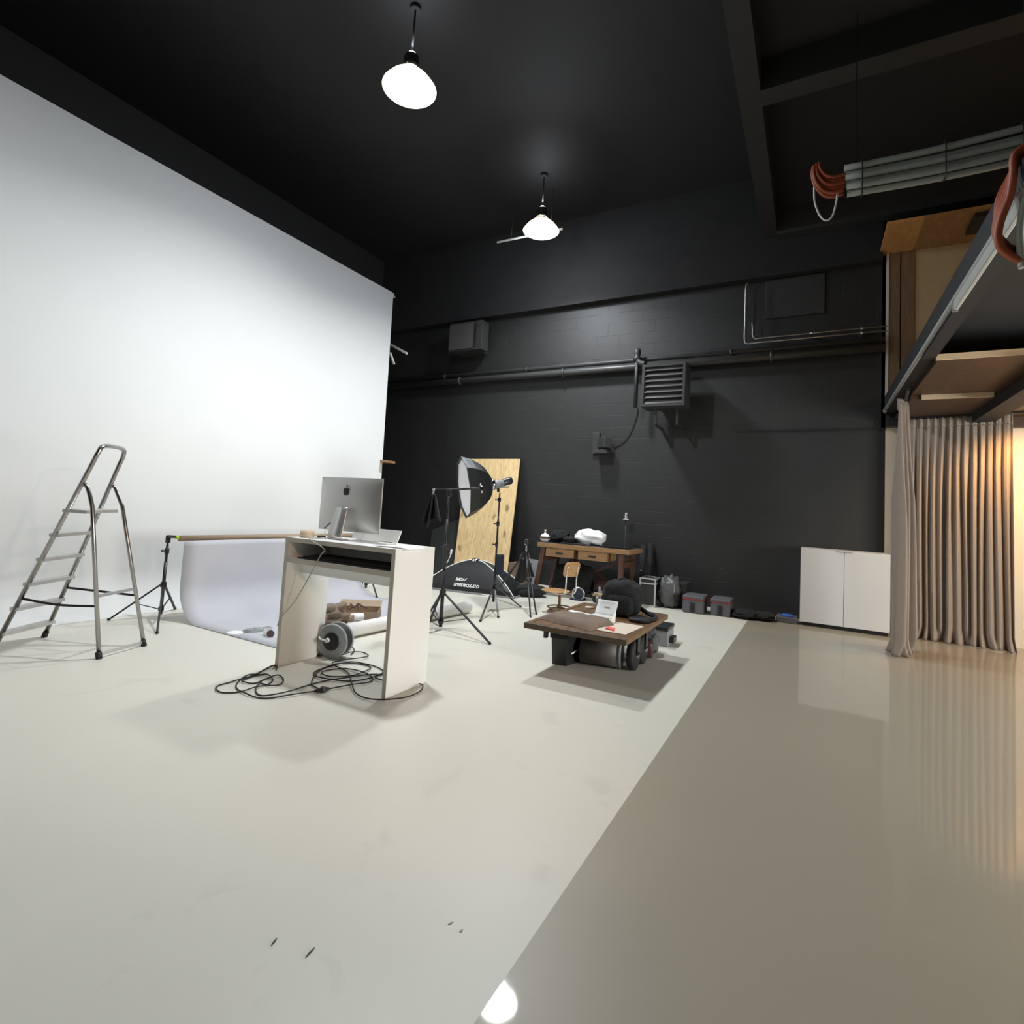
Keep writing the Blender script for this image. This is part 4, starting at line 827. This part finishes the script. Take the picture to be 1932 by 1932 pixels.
obj('roll', B().cyl((-2.49, 9.02, .01), (-2.53, 9.30, .92), .045, n=14), M['cloth'], t); obj('roll', B().cyl((-2.37, 9.06, .01), (-2.41, 9.32, .95), .042, n=14), M['cloth'], t)
obj('clip', B().blob((-2.51, 9.11, .50), (.014, .014, .014), nu=10, nv=6), M['chrome'], t)
# white cabinet
t = thing('storage_cabinet', 'low white two door cabinet against the black wall at the right', 'cabinet', (.40, 9.1, 0))
cx0, cx1, cy0, cy1 = -.13, .93, 8.85, YB-.005
obj('body', B().bx(cx0, cy0+.02, .05, cx1, cy1, 1.09), M['cabinet'], t, bevel=.002); obj('plinth', B().bx(cx0+.02, cy0+.05, 0, cx1-.02, cy1, .05), M['black'], t)
for (a, q, hx) in ((cx0, .398, .355), (.402, cx1, .445)):
    d_ = obj('door', B().bx(a+.002, cy0, .055, q, cy0+.018, 1.088), M['cabinet'], t, bevel=.0015); obj('handle', B().bx(hx-.05, cy0-.012, 1.074, hx+.05, cy0+.002, 1.082), M['steel'], d_)
# ================================================================== WALL FITTINGS
t = thing('fan_heater', 'large black louvred fan heater bracketed high on the back wall', 'heater', (-2.25, 9.0, 3.3))
yf = 8.72; a, q = py(1212, 688, yf), py(1291, 764, yf); hx0, hx1, hz0, hz1 = a.x, q.x, q.z, a.z
b = B().bx(hx0, yf+.15, hz0, hx1, yf+.42, hz1).bx(hx0-.0, yf, hz0, hx0+.04, yf+.15, hz1).bx(hx1-.04, yf, hz0, hx1, yf+.15, hz1).bx(hx0+.04, yf, hz0, hx1-.04, yf+.15, hz0+.04).bx(hx0+.04, yf, hz1-.05, hx1-.04, yf+.15, hz1)
obj('housing', b, M['beam'], t, bevel=.003)
b = B(); n_ = 7
for k in range(n_):
    zc = hz0+.075+(hz1-hz0-.16)*k/(n_-1); b.obx(((hx0+hx1)/2, yf+.03, zc), X, Vector((0, .62, .78)), Vector((0, -.78, .62)), hx1-hx0-.08, .075, .006)
obj('louvre', b, mat('louvre_black', (.085, .085, .08), .5), t)
for xx in (hx0+.2, hx1-.15): obj('bracket', B().bar((xx, yf+.2, hz0), (xx, yf+.2, hz0-.28), .04, .03).bar((xx, yf+.2, hz0-.27), (xx, YB, hz0-.27), .04, .03), M['beam'], t)
obj('mounting', B().bx(hx0+.15, yf+.4, hz0+.1, hx1-.1, YB, hz0+.25), M['beam'], t)
t = thing('fan_heater', 'small boxy dark heater high on the back wall near the white wall end', 'heater', (-6.4, 9.1, 4.9))
yg = 8.95; a, q = py(848, 611, yg), py(897, 658, yg); g0, g1, gz0, gz1 = a.x, q.x, q.z, a.z
obj('housing', B().bx(g0, yg+.02, gz0, g1+.12, YB-.17, gz1).bx(g0+.1, YB-.2, gz0, g1, YB, gz0+.2), M['beam'], t, bevel=.004)
obj('grille', B().bx(g0+.02, yg, gz0+.03, g1-.08, yg+.02, gz1-.04), mat('dusty_black', (.055, .055, .05), .6), t); obj('side_grille', B().bx(g1-.07, yg+.005, gz0+.05, g1-.01, yg+.02, gz1-.06), M['black'], t)
t = thing('wall_floodlight', 'small black floodlight with stepped bracket below the louvred heater', 'floodlight', (-3.4, 9.2, 2.6))
a, q = wp(1120, 817), wp(1134, 857); obj('back_plate', B().bx(a.x, YB-.05, q.z, q.x-.03, YB, a.z), M['beam'], t, bevel=.004)
a = wp(1146, 838); obj('head', B().obx((a.x, YB-.17, a.z), Vector((.8, -.6, 0)), Vector((.6, .8, 0)), Z, .24, .16, .2), M['beam'], t, bevel=.02)
a, q = wp(1131, 852), wp(1154, 857); obj('shelf_bracket', B().bx(a.x-.02, YB-.26, q.z-.01, q.x, YB, q.z+.05), M['beam'], t, bevel=.004)
tag(obj('wall_cable', B().tube(cr([wp(x, y)-Y_*.012 for x, y in ((1158, 845), (1175, 836), (1187, 822), (1196, 803), (1203, 780), (1203, 770))], 6), .007, 6), M['black']), 'thin black cable curving up the wall from the floodlight', 'cable')
def pipe(name, pts, rr, m, label, clamps=()):
    t = thing(name, label, 'pipe', pts[0]); obj('tube', B().tube(pts, rr, 14), m, t)
    for c_ in clamps: obj('clamp', B().cyl(Vector(c_)-X*.02, Vector(c_)+X*.02, rr*1.35, n=12).bar(c_, Vector((c_[0], YB, c_[2])), .03, .03), m, t)
    return t
yp = 9.27; pz = lambda x, y: py(x, y, yp).z
pipe('wall_pipe', [(-8.9, yp, pz(1000, 697)), (-2.95, yp, pz(1000, 697)), (.89, yp, pz(1000, 697))], .04, M['beam'], 'upper slim black pipe running along the back wall', [(-7, yp, pz(1000, 697)), (-5, yp, pz(1000, 697)), (-1.2, yp, pz(1000, 697))])
zz = py(1000, 707, yp).z+.005; pipe('wall_pipe', [(-8.9, yp, zz-.02), (-2.95, yp, zz-.02), (.89, yp, zz-.02)], .06, mat('black_pipe', (.05, .05, .048), .45), 'lower thick black pipe running along the back wall', [(-6.6, yp, zz-.02), (-4.2, yp, zz-.02), (-.6, yp, zz-.02)])
v0, v1 = py(1200, 665, 9.15), py(1205, 768, 9.15)
t = pipe('riser_pipe', [(v1.x-.06, 9.15, v0.z), (v1.x-.06, 9.15, v1.z)], .035, M['beam'], 'short upright black pipe left of the louvred heater')
obj('valve', B().lathe([(0, .16), (.05, .14), (.06, .05), (.045, 0), (.07, -.02), (.07, -.06), (.04, -.08)], (v1.x-.06, 9.15, v0.z-.08)), M['beam'], t)
obj('elbow', B().tube(cr([(v1.x-.06, 9.15, v0.z-.1), (v1.x, 9.12, v0.z-.2), (v1.x+.10, 9.1, v0.z-.24)], 5), .05, 12), M['beam'], t)
ys = 9.2
A = [py(1413, 533, ys), py(1408, 537, ys), py(1407, 548, ys), py(1406, 600, ys), py(1405, 640, ys), py(1409, 648, ys), py(1420, 648, ys), Vector((.905, ys, py(1500, 640, ys).z))]
A[-1].z = A[-2].z = A[-3].z
pipe('conduit', A[:3]+cr(A[3:7], 5)+[A[7]], .013, M['steel'], 'outer silver conduit bending from the ceiling along the right of the wall', [(A[7].x-.3, ys, A[7].z)])
Bp = [py(1419, 608, ys), py(1420, 622, ys), py(1420, 632, ys), py(1424, 638, ys), py(1432, 638, ys)]; Bp.append(Vector((.905, ys, Bp[-1].z))); Bp[-2].z = Bp[-3].z = Bp[-1].z
pipe('conduit', cr(Bp[:5], 4)+[Bp[5]], .011, M['steel'], 'inner silver conduit just above the outer one on the wall', [(Bp[-1].x-.3, ys, Bp[-1].z), (-.05, ys, Bp[-1].z)])
tag(obj('wall_hatch', B().bx(-.72, YB-.03, 4.72, .12, YB, 5.36), M['beam'], bevel=.005), 'dark square hatch panel high on the back wall above the conduits', 'hatch')
# ================================================================== CURTAINS
def curtain(name, p0, p1, ztop, folds, amp, label, seed, taper=1., lean=None, puddle=.04):
    p0, p1 = Vector(p0), Vector(p1); d = (p1-p0); L_ = d.length; dd = d.normalized(); nn = Vector((dd.y, -dd.x, 0))
    lean = lean or Vector((0, 0, 0))
    def at_(uu, vv):
        n1 = noise.noise(Vector((uu*6, vv*1.1, seed))); n2 = noise.noise(Vector((uu*13, vv*.7, seed+9)))
        q = uu+.022*n1*min(1, vv*4+.15); ph = 2*math.pi*folds*q
        k = (.30+.70*min(1, vv*2.5))*(.75+.55*n2); hem = max(0, vv-.94)/.06
        w_ = math.sin(ph)+.38*math.sin(ph*2.07+seed)*(1-.7*vv)+.55*math.sin(ph*.41+seed+vv*.8)*min(1, vv*2)
        wd = (taper+(1-taper)*min(1, vv*1.1))*(1+puddle*hem)
        return p0+dd*L_*(.5+(uu-.5)*wd)+lean*vv+nn*(amp*k*w_+puddle*hem*math.sin(ph*.7)), hem, ph
    def fn(uu, vv):
        b_, hem, ph = at_(uu, vv); return b_+Z*max(.006, ztop*(1-vv)-.015*hem*math.sin(ph*.31))
    t = thing(name, label, 'curtain', (p0+p1)/2)
    obj('cloth', B().grid(fn, int(folds*16), 60), M['curtain'], t, solid=.006)
    def hb(uu, vv):
        b_, hem, ph = at_(uu, .02); return b_+nn*.016+Z*(ztop+.035-.12*vv+.010*math.sin(uu*folds*19))
    obj('heading_tape', B().grid(hb, int(folds*12), 4), M['curtain'], t, solid=.008)
    return t
curtain('curtain', (1.10, 9.12, 0), (2.19, 8.90, 0), 2.93, 14, .036, 'wide taupe pleated curtain hanging across the passage under the mezzanine', 2.3, 1., None, .05)
curtain('curtain', (1.08, 8.15, 0), (.82, 7.62, 0), 2.96, 5, .085, 'narrow bunched taupe curtain hanging at the mezzanine edge beside the cabinet', 5.1, .42, Vector((.0, -.05, 0)), .06)
tag(obj('curtain_rail', B().bar((.92, 7.3, 3.0), (1.02, 8.5, 3.0), .03, .03).bar((1.02, 8.5, 3.0), (1.06, 9.13, 2.99), .03, .025).bar((1.06, 9.13, 2.99), (2.3, 8.88, 2.99), .03, .025), M['black']), 'black curtain rail under the mezzanine', 'rail')
# ================================================================== MEZZANINE EDGE: CONDUIT, BATTEN AND HANGING CABLES
t = thing('edge_conduit', 'pale grey conduit running along the mezzanine edge beam', 'conduit', (.885, 6.5, 3.11))
obj('tube', B().cyl((.885, -3, 3.12), (.885, 9.15, 3.12), .022, n=12), mat('pale_conduit', (.40, .42, .41), .5), t); obj('end_cap', B().cyl((.885, 9.12, 3.12), (.885, 9.2, 3.10), .028, n=12), M['steel'], t)
t = thing('batten_light', 'long pale light batten fixed along the mezzanine edge', 'batten', (.85, 4, 3.14))
b0 = px(1803, 570, .885); b1 = px(1875, 461, .885); obj('housing', B().bx(.87, -1, 3.03, .898, b0.y, 3.105), mat('pale_batten', (.42, .43, .41), .5), t, bevel=.006)
obj('end_cap', B().bx(.866, b0.y-.02, 3.025, .899, b0.y+.012, 3.11), M['mgrey'], t)
YR = 5.6
t = thing('cable_bundle', 'bundle of grey cables with orange looped ends hanging below the dark ceiling', 'cable bundle', (1.0, YR, 4.5), 0, 'looped cable bundles by the mezzanine')
zl = [py(1592, y, YR).z for y in (318, 327, 336, 345, 354, 364)]
xe = 1.62
for k, z_ in enumerate(zl):
    x0_ = py(1592, 340, YR).x+.02*k*.3; y_ = YR+.035*(k % 2)
    sag = lambda q: -.02*math.sin(math.pi*q)
    obj('cable', B().tube([Vector((x0_+(xe-x0_)*q/10, y_, z_+sag(q/10)+(.02 if k == 0 else 0)*q/10)) for q in range(11)], .028, 10), M['gcable'], t)
    q = k/5; P_ = lambda x, y, d=0.: py(x, y, YR+.02*(k % 2)+d)
    pth = [P_(1596-4*q, 329+36*q), P_(1575-4*q, 334+37*q), P_(1559-6*q, 331+36*q), P_(1549-11*q, 321+28*q), P_(1546-13*q, 313+16*q), P_(1545-10*q, 307+7*q)]
    obj('orange_loop', B().tube(cr(pth, 6), .017, 10), M['orange'], t, label='orange cable loop')
hz_ = zl[-1]
lp = [py(x, y, YR-.03) for x, y in ((1536, 352), (1537, 380), (1546, 405), (1558, 416), (1570, 408), (1577, 385), (1580, 366))]
obj('hanging_loop', B().tube(cr(lp, 6), .008, 8), M['wpaper'], t, label='white hanging cable loop')
rz_ = max(zl)+.30
tag(obj('cable_rail', B().bx(.2, YR+.10, max(zl)+.01, 1.7, YR+.14, max(zl)+.05).bx(.3, YR+.115, max(zl), .312, YR+.127, 6.35).bx(1.5, YR+.115, max(zl), 1.512, YR+.127, 6.35), M['ceil']), 'black hanging rack carrying the grey cable bundle', 'rack')
for hx in (.35, .95, 1.45): obj('hook', B().tube(cr([Vector((hx, YR+.10, max(zl)+.04)), Vector((hx, YR-.01, max(zl)+.05)), Vector((hx, YR-.045, max(zl)-.02)), Vector((hx, YR-.045, min(zl)-.03)), Vector((hx, YR+.02, min(zl)-.05)), Vector((hx, YR+.11, min(zl)-.015))], 5), .006, 6), M['black'], t)
# second bundle, hanging over the mezzanine edge close to the viewer
t = thing('cable_bundle', 'bunch of orange and grey cables hanging at the mezzanine edge at the right border', 'cable bundle', (1.0, 4.0, 3.6), 0, 'looped cable bundles by the mezzanine')
Y2 = 3.3; q2 = lambda x, y, d=0.: py(x, y, Y2+d)
for k in range(5):
    o_ = 5*k
    pth = [q2(1945, 270+3*k, .05*k), q2(1915+o_*.4, 292+2*k, .05*k), q2(1912-o_*.2, 330, .05*k), q2(1905-o_*.9, 372, .04*k), q2(1890-o_*.4, 410, .03*k), q2(1883-o_*.2, 440, .02*k), q2(1887+o_*.3, 465-2*k, .02*k), q2(1902+o_*.2, 480-3*k, .02*k), q2(1925, 492-5*k, .02*k), q2(1945, 500-4*k, .02*k)]
    obj('orange_loop', B().tube(cr(pth, 5), .017, 10), M['orange'], t, label='orange cable loop')
for k in range(6):
    pth = [q2(1935+3*k, 370, .03*k), q2(1928+2*k, 410, .03*k), q2(1924+2*k, 440, .03*k), q2(1926+2*k, 470+2*k, .03*k), q2(1930+2*k, 505-3*k, .03*k)]
    obj('cable', B().tube(cr(pth, 5), .017, 10), M['gcable'], t)

for (fx_, fy_), ln, an_, lb in (((517, 1778), .035, 1.9, 'small dark fleck on the white floor, leftmost near the viewer'), ((585, 1798), .045, 1.75, 'small dark fleck on the white floor, just right of the leftmost fleck'),
                               ((850, 1743), .022, 1.2, 'small grey fleck on the white floor near the taupe strip, left of two'), ((870, 1757), .018, 1.4, 'small grey fleck on the white floor near the taupe strip, right of two')):
    c = fl(fx_, fy_); d_ = Vector((math.cos(an_), math.sin(an_), 0)); n_ = Vector((-d_.y, d_.x, 0))
    tag(obj('floor_fleck', B().prism([c-d_*ln/2, c-n_*.003, c+d_*ln/2, c+n_*.003], (0, 0, .003)), M['mgrey'] if 'grey' in lb else M['dgrey']), lb, 'fleck', 'flecks on the white floor')
